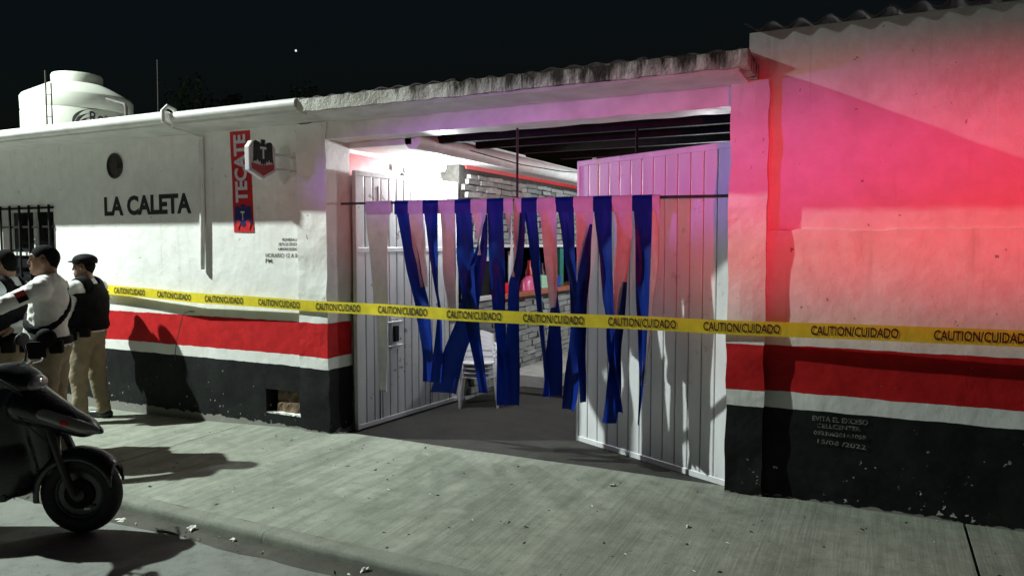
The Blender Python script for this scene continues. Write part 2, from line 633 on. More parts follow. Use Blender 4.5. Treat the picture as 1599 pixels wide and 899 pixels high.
st = obj('street', [(-70, -70, -0.10), (70, -70, -0.10), (70, 70, -0.10), (-70, 70, -0.10)], [(0, 1, 2, 3)], 'street')
tag(st, 'grey concrete street in front of the pavement', kind='structure')
walk = bpy.data.objects.new('pavement', None)
COL.objects.link(walk)
tag(walk, 'pale brushed concrete pavement along the building', kind='structure')
ORG[walk.name] = Vector((0, 0, 0))


def pave_slab(x0, x1, y0, y1, nx, ny):
    V, F = [], []
    for i in range(nx + 1):
        for j in range(ny + 1):
            x = x0 + (x1 - x0) * i / nx
            y = y0 + (y1 - y0) * j / ny
            w = 0.006 * noise.noise(Vector((x * 1.5, y * 1.5, 0)))
            V.append((x, y, ground_z(x, y) + w))
    for i in range(nx):
        for j in range(ny):
            a = i * (ny + 1) + j
            F.append((a, a + ny + 1, a + ny + 2, a + 1))
    # skirt
    ring = [i * (ny + 1) for i in range(nx + 1)] + [nx * (ny + 1) + j for j in range(1, ny + 1)] + \
        [i * (ny + 1) + ny for i in range(nx - 1, -1, -1)] + [j for j in range(ny - 1, 0, -1)]
    k = len(V)
    for r in ring:
        V.append((V[r][0], V[r][1], -0.3))
    n = len(ring)
    for i in range(n):
        j = (i + 1) % n
        F.append((ring[j], ring[i], k + i, k + j))
    return obj('slab', V, F, 'pavement', walk, True, sharp=40)


for a, b in ((-16, -10.2), (-10.185, -6.6), (-6.588, -4.6), (-4.59, -1.385), (-1.372, 4.782), (4.8, 8.6), (8.615, 16)):
    pave_slab(a, b, -1.93, 0.06, max(2, int((b - a) / 0.35)), 8)
# raised kerb edge
for a, b in ((-16, -4.59), (-4.586, 0.9), (0.903, 6.2), (6.205, 16)):
    V, F = [], []
    n = int((b - a) / 0.12)
    prof = [(-1.932, -0.3), (-1.932, 0.003), (-1.945, 0.007), (-2.030, 0.003), (-2.048, -0.006), (-2.058, -0.035), (-2.066, -0.3)]
    for i in range(n + 1):
        x = a + (b - a) * i / n
        for (y, z) in prof:
            w = 0.006 * noise.noise(Vector((x * 3, y * 9, z * 9))) + 0.006 * noise.noise(Vector((x * 14, y * 20, z * 20)))
            V.append((x, y + w, z if z < -0.2 else ground_z(x, -1.93) + z + w * 0.7))
    m = len(prof)
    for i in range(n):
        for j in range(m - 1):
            F.append((i * m + j, i * m + j + 1, (i + 1) * m + j + 1, (i + 1) * m + j))
    obj('kerb', V, F, 'kerb', walk, True, sharp=60)
# dirt lying in the gutter
V, F = [], []
for i in range(181):
    x = -16 + 32 * i / 180
    w0 = 0.015 * noise.noise(Vector((x * 2.2, 3, 1)))
    w1 = 0.10 + 0.05 * noise.noise(Vector((x * 1.7, 9, 1))) + 0.03 * noise.noise(Vector((x * 7, 9, 1)))
    V += [(x, -2.06, -0.085), (x, -2.09 - w1 * 0.4, -0.078 + w0), (x, -2.10 - w1, -0.0985)]
for i in range(180):
    for j in range(2):
        F.append((i * 3 + j, i * 3 + j + 1, i * 3 + 4 + j, i * 3 + 3 + j))
o = obj('gutter_dirt', V, F, 'gutter_dirt', None, True)
tag(o, 'strip of dark dirt gathered along the kerb', 'dirt', kind='stuff')
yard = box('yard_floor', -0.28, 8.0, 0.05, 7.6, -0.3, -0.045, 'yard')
tag(yard, 'dark concrete floor of the yard behind the gate', kind='structure')

# ================================================================== THE BUILDING
B = thing('bar_building', 'long white painted bar with red stripe, black plinth and wide gateway', 'building')


def wall_holes(name, x0, x1, z0, z1, yf, yb, holes, m, parent):
    xs = sorted({x0, x1, *[h[0] for h in holes], *[h[1] for h in holes]})
    zs = sorted({z0, z1, *[h[2] for h in holes], *[h[3] for h in holes]})
    V, F, idx = [], [], {}

    def vid(x, y, z):
        k = (round(x, 4), round(y, 4), round(z, 4))
        if k not in idx:
            idx[k] = len(V)
            V.append((x, y, z))
        return idx[k]

    def solid(i, j):
        if i < 0 or j < 0 or i >= len(xs) - 1 or j >= len(zs) - 1:
            return False
        cx = (xs[i] + xs[i + 1]) / 2
        cz = (zs[j] + zs[j + 1]) / 2
        return not any(h[0] < cx < h[1] and h[2] < cz < h[3] for h in holes)
    for i in range(len(xs) - 1):
        for j in range(len(zs) - 1):
            if not solid(i, j):
                continue
            a, b, c, d = xs[i], xs[i + 1], zs[j], zs[j + 1]
            F.append((vid(a, yf, c), vid(b, yf, c), vid(b, yf, d), vid(a, yf, d)))
            F.append((vid(b, yb, c), vid(a, yb, c), vid(a, yb, d), vid(b, yb, d)))
            if not solid(i - 1, j):
                F.append((vid(a, yb, c), vid(a, yf, c), vid(a, yf, d), vid(a, yb, d)))
            if not solid(i + 1, j):
                F.append((vid(b, yf, c), vid(b, yb, c), vid(b, yb, d), vid(b, yf, d)))
            if not solid(i, j - 1):
                F.append((vid(a, yb, c), vid(b, yb, c), vid(b, yf, c), vid(a, yf, c)))
            if not solid(i, j + 1):
                F.append((vid(a, yf, d), vid(b, yf, d), vid(b, yb, d), vid(a, yb, d)))
    return obj(name, V, F, m, parent)


wall_holes('wall', -14, -0.60, -0.25, 2.88, 0.0, 0.2,
           [(-5.34, -4.33, 0.72, 2.195), (-1.085, -0.63, 0.105, 0.345)], 'wall', B)
box('wall_lining', -1.3, -0.62, 0.16, 0.21, 0.0, 0.5, 'brick_raw', B)
# broken masonry inside the hole in the plinth
rough_box('broken_masonry', -0.99, -0.62, 0.06, 0.155, 0.10, 0.36, 'brick_raw', B, 0.03, 0.03, 14)
rough_box('hole_sill', -1.08, -0.63, 0.004, 0.10, 0.098, 0.118, 'white_paint', B, 0.03, 0.012, 30)
# crack in the plaster
pts = [(-2.05, 1.062), (-2.13, 1.060), (-2.20, 1.037), (-2.235, 0.99), (-2.251, 0.95), (-2.28, 0.87), (-2.294, 0.82), (-2.33, 0.75), (-2.338, 0.68), (-2.35, 0.62), (-2.365, 0.53)]
V, F = [], []
for i, (x, z) in enumerate(pts):
    w = 0.009 if i < 3 else 0.006 + 0.003 * (i % 2)
    V += [(x - w, -0.0015, z - w * 0.6), (x + w * 0.6, -0.0015, z + w * 0.6)]
    if i:
        k = 2 * i
        F.append((k - 2, k - 1, k + 1, k))
obj('crack', V, F, 'iron', B)
# left pilaster beside the gateway
rough_box('pilaster', -0.612, -0.268, -0.04, 0.30, -0.2, 2.862, 'wall', B, 0.07, 0.008, 5.0, 1.0)
# header beam over the gateway
rough_box('header_beam', -0.45, 3.40, -0.018, 0.24, 2.708, 2.875, 'white_paint', B, 0.08, 0.006, 5.0, 0.8)
# right pilaster, wall and its thicker lower plaster coat
rough_box('pilaster', 3.322, 3.575, -0.07, 0.28, -0.2, 2.862, 'wall_r', B, 0.07, 0.008, 5.0, 1.0)
box('wall', 3.43, 9.5, 0.0, 0.2, -0.25, 3.20, 'wall_r', B)
bm = bmesh.new()
V, F = [], []
nx_, nz_ = 120, 24
for i in range(nx_ + 1):
    x = 3.57 + (9.5 - 3.57) * i / nx_
    top = 1.845 + 0.004 * (x - 3.6) + 0.018 * noise.noise(Vector((x * 2.5, 0, 7))) + 0.012 * noise.noise(Vector((x * 9, 0, 7)))
    for j in range(nz_ + 1):
        z = -0.2 + (top + 0.2) * j / nz_
        V.append((x, -0.018 + 0.005 * noise.noise(Vector((x * 3, z * 3, 2))), z))
    V.append((x, 0.0005, top + 0.004))
m_ = nz_ + 2
for i in range(nx_):
    for j in range(m_ - 1):
        F.append((i * m_ + j, (i + 1) * m_ + j, (i + 1) * m_ + j + 1, i * m_ + j + 1))
bm.free()
obj('plaster_coat', V, F, 'wall_r', B, True, sharp=40)
# roof slab of the left half with its rounded edge
box('roof_slab', -14, -0.16, -0.49, 4.0, 2.872, 2.985, 'white_paint', B)
tube('roof_edge', [(-14 + i * 0.4, -0.487, 2.945 + 0.004 * noise.noise(Vector((i, 2, 2)))) for i in range(31)] + [(-1.77, -0.487, 2.945)], 0.058, 'white_paint', B, 14)
tube('roof_edge', [(-1.70 + i * 0.19, -0.485, 2.94 + 0.004 * noise.noise(Vector((i, 5, 2)))) for i in range(9)], 0.048, 'white_paint', B, 14)
# strap over the roof edge, its stay and the down pipe
tube('gutter_strap', [(-1.735, -0.50, 2.86), (-1.735, -0.565, 2.90), (-1.735, -0.57, 2.99), (-1.735, -0.52, 3.04), (-1.735, -0.44, 3.02), (-1.735, -0.42, 2.92)], 0.020, 'white_paint', B, 8)
dp = tube('down_pipe', [(-1.74, -0.46, 2.85), (-1.84, -0.035, 2.83), (-1.862, -0.03, 2.78), (-1.865, -0.028, 2.2), (-1.875, -0.03, 1.85), (-1.885, -0.032, 1.50)], [0.010, 0.012, 0.024, 0.026, 0.026, 0.024], 'white_paint', B, 10)
# round rusty vent cover high on the wall
lathe_pts = [(0.135, 0.0), (0.14, 0.012), (0.125, 0.018), (0.115, -0.004), (0.06, 0.006), (0.0, 0.012)]
n = 32
V, F = [], []
for r, d in lathe_pts:
    for k in range(n):
        t = 2 * math.pi * k / n
        V.append((-3.215 + r * 0.92 * math.cos(t), -0.004 - d, 2.605 + r * math.sin(t)))
for i in range(len(lathe_pts) - 1):
    for k in range(n):
        F.append((i * n + k, i * n + (k + 1) % n, (i + 1) * n + (k + 1) % n, (i + 1) * n + k))
vent = obj('vent_cover', V, F, 'iron', B, True, sharp=40)
tube('vent_knob', [(-3.13, -0.01, 2.60), (-3.13, -0.06, 2.60)], 0.028, 'iron', vent, 8)
# header slab, weathered, with the lamp's fade mixed into its colour
V = []
rough_box('header_slab', -0.17, 3.50, -0.50, 0.02, 2.868, 2.972, 'slab', B, 0.045, 0.007, 11.0, 0.5)
rough_box('slab_soffit', -0.10, 3.44, -0.46, -0.03, 2.848, 2.874, 'white_paint', B, 0.08, 0.006, 6.0)
rough_box('mortar_bed', -0.12, 3.42, -0.34, -0.06, 2.966, 3.012, 'slab', B, 0.045, 0.022, 8.0)


def roof_sheet(x0, x1, y0, z0, y1, z1, amp=0.026, pitch=0.177):
    nx = int((x1 - x0) / pitch * 8)
    V, F = [], []
    for k, th in ((0, 0.0), (1, 0.008)):
        for s in range(3):
            f = s / 2
            for i in range(nx + 1):
                x = x0 + (x1 - x0) * i / nx
                ye = y0 + (0.012 * noise.noise(Vector((x * 2, 3, 8))) if s == 0 else 0)
                V.append((x, ye + (y1 - ye) * f, z0 + (z1 - z0) * f + amp * math.sin(2 * math.pi * x / pitch) + th))
    m = nx + 1
    for s in range(2):
        for i in range(nx):
            a = s * m + i
            F.append((a, a + m, a + m + 1, a + 1))
            b = 3 * m + a
            F.append((b, b + 1, b + m + 1, b + m))
    for i in range(nx):
        F.append((i, i + 1, 3 * m + i + 1, 3 * m + i))
    for s in range(2):
        F.append((s * m, 3 * m + s * m, 3 * m + (s + 1) * m, (s + 1) * m))
        F.append((s * m + nx, (s + 1) * m + nx, 3 * m + (s + 1) * m + nx, 3 * m + s * m + nx))
    return obj('roof_sheet', V, F, 'fibre_cement', B, True, sharp=60)


for i in range(7):
    x = 3.40 + i * 0.885
    roof_sheet(x, x + 0.93, -0.045, 3.222 + 0.010 * (i % 2), 3.2, 3.75 + 0.010 * (i % 2))
for i in range(5):
    x = -0.5 + i * 0.80
    roof_sheet(x, min(x + 0.84, 3.395), -0.10, 3.070 + 0.012 * (i % 2), 4.4, 3.42 + 0.012 * (i % 2), 0.010)
for i in range(9):
    x = -0.5 + i * 0.885
    roof_sheet(x, x + 0.93, 4.2, 3.36 + 0.010 * (i % 2), 7.9, 3.72 + 0.010 * (i % 2))
# steel beams under the yard roof
for y, z in ((0.62, 2.70), (1.35, 2.735), (2.4, 2.80), (3.6, 2.86), (5.0, 2.92)):
    box('steel_beam', 0.52, 8.0, y, y + 0.06, z, z + 0.11, 'dark_steel', B)
tube('hanger_rod', [(1.567, 0.178, 2.72), (1.567, 0.178, 2.12)], 0.011, 'iron', B, 8)
tube('hanger_rod', [(2.45, 0.62, 2.72), (2.45, 0.62, 2.50)], 0.012, 'dark_steel', B, 8)
# yard walls
box('yard_wall', -0.5, 9.5, 7.6, 7.8, -0.2, 3.55, 'white_paint', B)
box('yard_wall', 7.8, 8.0, 0.2, 7.6, -0.2, 3.3, 'white_paint', B)
box('side_wall', -0.50, -0.30, 0.30, 2.0, -0.2, 2.66, 'white_paint', B)
box('wall_band', -0.298, -0.288, 0.31, 0.90, 2.40, 2.62, 'red_trim', B)
tube('cable', [(0.46, 0.32, 2.80), (0.53, 1.2, 2.70), (0.55, 2.4, 2.67), (0.54, 3.6, 2.70), (0.50, 5.0, 2.79)], 0.006, 'dark_steel', B, 6)
# canopy over the bar
cn = box('canopy', -2.6, 0.44, 0.30, 7.4, 2.66, 2.80, 'white_paint', B)
tube('canopy_edge', [(0.45, 0.30 + i * 0.5, 2.700 + 0.004 * noise.noise(Vector((i, 4, 2)))) for i in range(15)], 0.085, 'white_paint', cn, 14)
box('canopy_trim', 0.012, 0.03, 2.02, 7.3, 2.615, 2.658, 'red_trim', B)
# the room behind the barred window
box('room_backing', -5.6, -4.1, 0.6, 0.65, 0.5, 2.5, 'glass_dark', B)

# window with frame, panes and grille
win = box('window', -5.34, -4.33, 0.11, 0.125, 0.72, 2.195, 'glass_dark', B)
for (a, b, c, d) in ((-5.34, -4.33, 0.72, 0.775), (-5.34, -4.33, 2.14, 2.195), (-5.34, -5.285, 0.775, 2.14), (-4.385, -4.33, 0.775, 2.14), (-4.86, -4.81, 0.775, 2.14), (-5.285, -4.86, 1.62, 1.66), (-4.81, -4.385, 1.62, 1.66)):
    box('frame', a, b, 0.085, 0.108, c, d, 'window_frame', win)
for i in range(6):
    x = -5.31 + i * 0.19
    box('bar', x - 0.010, x + 0.010, -0.045, -0.025, 0.70, 2.215, 'dark_steel', win)
for z in (0.74, 1.08, 1.38, 1.68, 1.96, 2.18):
    box('bar', -5.36, -4.31, -0.023, -0.008, z - 0.012, z + 0.012, 'dark_steel', win)


# painted lettering -------------------------------------------------
def wall_text(s, x, z, w, h, m, y=-0.003, bold=0.0, slope=0.0, spacing=1.0, shear=0.0, parent=B, name='lettering'):
    P, F = text_geo(s, w, h, bold, spacing)
    V = [(x + u + shear * v, y, z + v + slope * u) for u, v in P]
    return obj(name, V, F, m, parent)


wall_text('LA CALETA', -3.42, 2.063, 1.365, 0.213, 'letter_black', bold=0.042, slope=0.004)['label'] = 'black painted words LA CALETA'
wall_text('PROHIBIDA LA', -0.838, 1.784, 0.195, 0.028, 'letter_black', bold=0.02)
wall_text('VENTA DE CERVEZA', -0.888, 1.740, 0.238, 0.029, 'worn_letters', bold=0.02)
wall_text('A MENORES DE EDAD', -0.896, 1.695, 0.245, 0.027, 'letter_black', bold=0.02)
wall_text('HORARIO 12 A 8', -1.054, 1.628, 0.398, 0.040, 'worn_letters', bold=0.008)
wall_text('PM.', -1.055, 1.574, 0.098, 0.040, 'worn_letters', bold=0.008)
ys = -0.026
wall_text('EVITA EL EXCESO', 3.891, 0.563, 0.338, 0.033, 'stencil', ys, 0.006, 0.01)
wall_text('CELLCENTER', 3.92, 0.518, 0.268, 0.029, 'stencil', ys, 0.006, 0.01)
wall_text('093300201A1058', 3.901, 0.468, 0.319, 0.028, 'stencil', ys, 0.010, 0.0)
wall_text('15/08 /2022', 3.926, 0.411, 0.295, 0.030, 'stencil', ys, 0.006, -0.03)

# ------------------------------------------------------------------ water tank and poles on the roof
T = thing('water_tank', 'large white plastic water tank standing on the flat roof', 'water tank', (-6.6, 1.85, 2.985))
tc = (-6.6, 1.85, 2.985)
r = 0.74
body = lathe('body', [(r - 0.04, 0.0), (r, 0.05), (r, 0.22), (r - 0.012, 0.24), (r, 0.26), (r, 0.70), (r - 0.010, 0.72), (r, 0.74), (r + 0.004, 0.92),
                      (r - 0.02, 0.955), (0.40, 1.135), (0.335, 1.15), (0.335, 1.15)], tc, 'tank', T, 56)
lathe('lid', [(0.34, 1.14), (0.345, 1.27), (0.33, 1.295), (0.26, 1.305), (0.0, 1.31)], tc, 'tank', T, 48)
az0 = math.atan2(-5.37 - 1.85, 4.26 + 6.6)


def on_tank(u, z, d=0.003):
    a = az0 + u / r
    return (tc[0] + (r + d) * math.cos(a), tc[1] + (r + d) * math.sin(a), z)


P, F = text_geo('Rotoplas', 0.62, 0.22, 0.015)
obj('lettering', [on_tank(0.14 + u, 3.44 + v) for u, v in P], F, 'letter_black', body)
for k, (u0, zc, rr) in enumerate(((0.13, 3.50, 0.27), (0.12, 3.48, 0.22), (0.11, 3.46, 0.17))):
    V, F = [], []
    for i in range(13):
        t = math.pi * (1.0 - 0.52 * i / 12)
        w = 0.016 * math.sin(math.pi * min(1, (i + 1) / 9)) + 0.004
        for s in (-1, 1):
            V.append(on_tank(u0 + 0.10 + (rr + s * w) * math.cos(t) * 1.1, zc - 0.02 + (rr + s * w) * math.sin(t) * 0.8))
        if i:
            F.append((2 * i - 2, 2 * i - 1, 2 * i + 1, 2 * i))
    obj('emblem_arc', V, F, 'letter_black', body)
t1 = thing('roof_mast', 'thin twin rod mast rising in front of the water tank', 'mast', (-6.0, 1.0, 2.985))
tube('rod', [(-6.0, 1.0, 2.985), (-6.0, 1.0, 4.12)], 0.010, 'iron', t1, 6)
tube('rod', [(-5.93, 1.03, 2.985), (-5.93, 1.03, 3.95)], 0.009, 'iron', t1, 6)
for z in (3.2, 3.5, 3.8):
    tube('crossbar', [(-6.0, 1.0, z), (-5.93, 1.03, z)], 0.007, 'iron', t1, 6)
t2 = thing('vent_pipe', 'bent grey pipe standing right of the water tank', 'pipe', (-5.05, 1.5, 2.985))
tube('upright', [(-5.05, 1.5, 2.985), (-5.05, 1.5, 3.62), (-5.07, 1.5, 3.68)], 0.024, 'fibre_cement', t2, 10)
tube('arm', [(-5.05, 1.5, 3.67), (-5.45, 1.5, 3.78)], 0.016, 'fibre_cement', t2, 8)
t3 = tube('antenna_pole', [(-5.3, 2.2, 2.985), (-5.28, 2.2, 4.45)], 0.006, 'iron', None, 6)
tag(t3, 'very thin dark antenna pole just behind the bent roof pipe', 'pole')

# ------------------------------------------------------------------ gates
def gate_leaf(name, label, hinge, ang, width, z0, z1, npan, side, m, rails, extra=None):
    g = thing(name, label, 'gate', hinge, ang, local=True)
    zb, zt = z0 - hinge[2], z1 - hinge[2]
    w = width / npan
    s = side
    # backing sheet
    a, b = sorted((0.012 * s, 0.004 * s))
    box('backing_sheet', 0.01, width - 0.01, a, b, zb + 0.01, zt - 0.01, 'iron' if s < 0 else m, g)
    data = None
    for i in range(npan):
        if data is None:
            a, b = sorted((0.014 * s, 0.034 * s))
            p = box('panel', 0.007 if s < 0 else 0.006, w - (0.007 if s < 0 else 0.005), a, b, zb + 0.045, zt - 0.045, m, g, 0.006, 2)
            data = p.data
        else:
            p = bpy.data.objects.new('panel', data)
            COL.objects.link(p)
            p.parent = g
            p.location = (i * w, 0, 0)
            ORG[p.name] = Vector((0, 0, 0))
    a, b = sorted((0.002 * s, 0.040 * s))
    for z in rails:
        box('rail', 0.0, width, a, b + (0.003 if s > 0 else 0), z - hinge[2] - 0.024, z - hinge[2] + 0.024, m, g, 0.004, 1)
    for u in (-0.02, width - 0.012):
        box('stile', u, u + 0.032, a - 0.004, b + 0.004, zb, zt, m, g, 0.004, 1)
    if extra:
        extra(g)
    return g


def left_extra(g):
    # wicket door cut in the leaf with its latch
    lw = box('latch_plate', 0.47, 0.60, -0.046, -0.036, 0.72, 1.04, 'gate_l', g, 0.003, 1)
    for z in (0.76, 1.0):
        tube('bolt', [(0.40, -0.058, z), (0.62, -0.058, z)], 0.011, 'gate_l', lw, 8)
    box('lock_case', 0.49, 0.555, -0.075, -0.046, 0.80, 0.96, 'dark_steel', lw, 0.006)
    for u in (0.3, 1.1, 1.45):
        box('weld_rib', u, u + 0.005, -0.040, -0.034, 0.05, 2.35, 'dark_steel', g)


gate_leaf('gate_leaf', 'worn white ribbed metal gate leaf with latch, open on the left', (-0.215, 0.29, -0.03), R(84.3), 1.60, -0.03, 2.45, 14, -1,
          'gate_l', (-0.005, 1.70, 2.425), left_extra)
gate_leaf('gate_leaf', 'white ribbed metal gate leaf ajar at the right, tinted purple and red', (3.312, 0.215, -0.05), R(153.5), 1.64, -0.05, 2.50, 13, 1,
          'gate_r', (-0.022, 2.475))

# ------------------------------------------------------------------ curtain rod and strip curtain
rod = tube('curtain_rod', [(-0.268, 0.175, 2.133), (0.6, 0.175, 2.126), (1.567, 0.175, 2.120), (2.5, 0.175, 2.112), (3.322, 0.175, 2.104)], 0.011, 'iron', None, 8)
tag(rod, 'thin dark iron rod spanning the gateway above the strips', 'rod')
STRIPS = [
 ('white', [(0.03,0.315,2.129,0.165),(-0.007,0.254,1.939,0.219),(-0.011,0.2,1.643,0.258),(0.031,0.192,1.345,0.255),(0.067,0.206,1.136,0.253),(0.081,0.212,0.927,0.25),(0.087,0.211,0.657,0.247),(0.086,0.21,0.386,0.244)]),
 ('blue', [(0.35,0.496,2.127,0.165),(0.408,0.524,1.933,0.15),(0.489,0.605,1.648,0.138),(0.523,0.652,1.478,0.135),(0.585,0.732,1.252,0.132),(0.605,0.766,1.083,0.129),(0.659,0.779,0.8,0.126),(0.665,0.773,0.538,0.123)]),
 ('white', [(0.496,0.651,2.126,0.165),(0.519,0.648,1.96,0.178),(0.551,0.653,1.79,0.179),(0.58,0.655,1.648,0.175),(0.622,0.663,1.506,0.171),(0.651,0.668,1.375,0.167)]),
 ('blue', [(0.651,0.81,2.125,0.165),(0.692,0.83,1.929,0.142),(0.734,0.846,1.65,0.123),(0.774,0.853,1.37,0.12),(0.807,0.873,1.203,0.118),(0.801,0.88,0.979,0.115),(0.775,0.887,0.753,0.112),(0.762,0.867,0.542,0.109)]),
 ('white', [(0.81,0.979,2.124,0.165),(0.828,0.965,1.956,0.187),(0.851,0.955,1.649,0.189),(0.879,0.957,1.426,0.185),(0.913,0.958,1.258,0.181),(0.94,0.966,1.062,0.177)]),
 ('blue', [(0.979,1.137,2.123,0.165),(0.992,1.151,1.926,0.162),(1.005,1.17,1.651,0.159),(1.032,1.177,1.486,0.156),(1.064,1.216,1.212,0.154),(1.122,1.229,0.993,0.151),(1.18,1.274,0.72,0.148),(1.225,1.299,0.485,0.145)]),
 ('white', [(1.137,1.292,2.122,0.165),(1.177,1.3,1.95,0.138),(1.191,1.278,1.842,0.133),(1.213,1.256,1.734,0.128),(1.234,1.243,1.663,0.123)]),
 ('blue', [(1.261,1.298,2.004,0.165),(1.25,1.287,1.924,0.173),(1.208,1.276,1.761,0.182),(1.121,1.252,1.542,0.179),(1.026,1.209,1.265,0.177),(0.988,1.185,1.097,0.174),(0.863,1.065,0.81,0.172),(0.791,1.02,0.608,0.169),(0.731,0.982,0.445,0.167)]),
 ('blue', [(1.292,1.45,2.121,0.165),(1.315,1.454,1.921,0.145),(1.338,1.47,1.654,0.124),(1.357,1.477,1.44,0.121),(1.388,1.473,1.225,0.119),(1.425,1.486,0.957,0.117),(1.427,1.493,0.796,0.114),(1.422,1.5,0.579,0.112),(1.417,1.501,0.4,0.109)]),
 ('white', [(1.45,1.539,2.12,0.165),(1.454,1.526,1.948,0.192),(1.492,1.528,1.707,0.187),(1.513,1.531,1.573,0.182),(1.524,1.533,1.483,0.177)]),
 ('white', [(1.551,1.616,2.119,0.165),(1.565,1.612,1.946,0.16),(1.574,1.597,1.708,0.155),(1.57,1.582,1.548,0.15),(1.561,1.57,1.485,0.145)]),
 ('blue', [(1.604,1.651,2.024,0.165),(1.61,1.651,1.945,0.153),(1.604,1.645,1.761,0.141),(1.571,1.618,1.549,0.137),(1.537,1.59,1.442,0.135),(1.526,1.591,1.229,0.132),(1.521,1.592,1.069,0.13),(1.498,1.599,0.854,0.128),(1.493,1.612,0.585,0.126),(1.488,1.613,0.406,0.123)]),
 ('blue', [(1.616,1.755,2.119,0.165),(1.647,1.763,1.918,0.173),(1.679,1.783,1.655,0.182),(1.703,1.802,1.445,0.179),(1.728,1.815,1.287,0.177),(1.753,1.834,1.129,0.174),(1.772,1.858,0.918,0.172),(1.791,1.883,0.708,0.169),(1.81,1.902,0.497,0.167)]),
 ('white', [(1.755,1.919,2.117,0.165),(1.816,1.939,1.941,0.132),(1.861,1.945,1.657,0.121),(1.886,1.948,1.451,0.117),(1.905,1.933,1.306,0.113),(1.918,1.929,1.245,0.109)]),
 ('blue', [(1.916,1.933,1.449,0.165),(1.896,1.93,1.291,0.187),(1.873,1.941,1.133,0.189),(1.852,1.949,0.922,0.185),(1.843,1.963,0.711,0.181),(1.834,1.96,0.509,0.177)]),
 ('blue', [(1.919,2.074,2.116,0.165),(1.96,2.087,1.914,0.163),(1.99,2.1,1.658,0.161),(2.025,2.124,1.453,0.158),(2.043,2.153,1.299,0.156),(2.056,2.177,1.145,0.154),(2.041,2.173,0.939,0.152),(2.015,2.154,0.73,0.149),(1.995,2.134,0.52,0.147),(1.979,2.108,0.413,0.145)]),
 ('blue', [(2.216,2.238,1.912,0.165),(2.179,2.228,1.76,0.152),(2.158,2.223,1.608,0.138),(2.138,2.214,1.456,0.136),(2.124,2.205,1.303,0.133),(2.115,2.202,1.149,0.131),(2.133,2.193,0.894,0.128),(2.152,2.201,0.689,0.126),(2.165,2.198,0.494,0.123)]),
 ('white', [(2.074,2.242,2.115,0.165),(2.103,2.233,1.938,0.178),(2.109,2.217,1.837,0.179),(2.117,2.198,1.658,0.175),(2.125,2.158,1.454,0.171),(2.127,2.135,1.341,0.167)]),
 ('blue', [(2.242,2.395,2.114,0.165),(2.267,2.408,1.91,0.145),(2.302,2.423,1.66,0.124),(2.32,2.43,1.461,0.121),(2.333,2.438,1.311,0.119),(2.361,2.445,1.162,0.117),(2.38,2.453,0.912,0.114),(2.425,2.492,0.664,0.112),(2.459,2.526,0.44,0.109)]),
 ('white', [(2.395,2.559,2.113,0.165),(2.427,2.551,1.934,0.181),(2.435,2.544,1.81,0.192),(2.432,2.531,1.66,0.189),(2.424,2.508,1.46,0.186),(2.416,2.484,1.309,0.183),(2.418,2.466,1.158,0.18),(2.421,2.436,1.016,0.177)]),
 ('blue', [(2.494,2.525,1.462,0.165),(2.481,2.512,1.312,0.162),(2.462,2.499,1.162,0.158),(2.413,2.481,0.959,0.155),(2.389,2.484,0.756,0.152),(2.366,2.481,0.553,0.148),(2.336,2.448,0.346,0.145)]),
 ('blue', [(2.559,2.715,2.112,0.165),(2.585,2.721,1.906,0.153),(2.596,2.722,1.662,0.141),(2.595,2.72,1.467,0.137),(2.597,2.717,1.319,0.135),(2.615,2.701,1.073,0.132),(2.623,2.694,0.876,0.13),(2.631,2.681,0.677,0.128),(2.628,2.659,0.477,0.126),(2.625,2.645,0.357,0.123)]),
 ('white', [(2.715,2.774,2.111,0.165),(2.72,2.769,1.906,0.174),(2.721,2.76,1.662,0.181),(2.714,2.739,1.466,0.178),(2.701,2.719,1.294,0.175),(2.684,2.7,1.071,0.172),(2.663,2.673,0.821,0.169),(2.655,2.665,0.671,0.167)]),
]
SC = thing('strip_curtain', 'blue and white plastic strip curtain hanging tangled in the gateway', 'curtain', (1.7, 0.1, 0.4))


def smooth_rows(rows, n):
    """Catmull-Rom through the traced rows"""
    A = np.array(rows, float)
    m = len(A)
    out = []
    for s in range((m - 1) * n + 1):
        i = min(s // n, m - 2)
        t = s / n - i
        p0, p1, p2, p3 = A[max(i - 1, 0)], A[i], A[i + 1], A[min(i + 2, m - 1)]
        out.append(0.5 * (2 * p1 + (p2 - p0) * t + (2 * p0 - 5 * p1 + 4 * p2 - p3) * t * t + (3 * p1 - p0 - 3 * p2 + p3) * t ** 3))
    return out


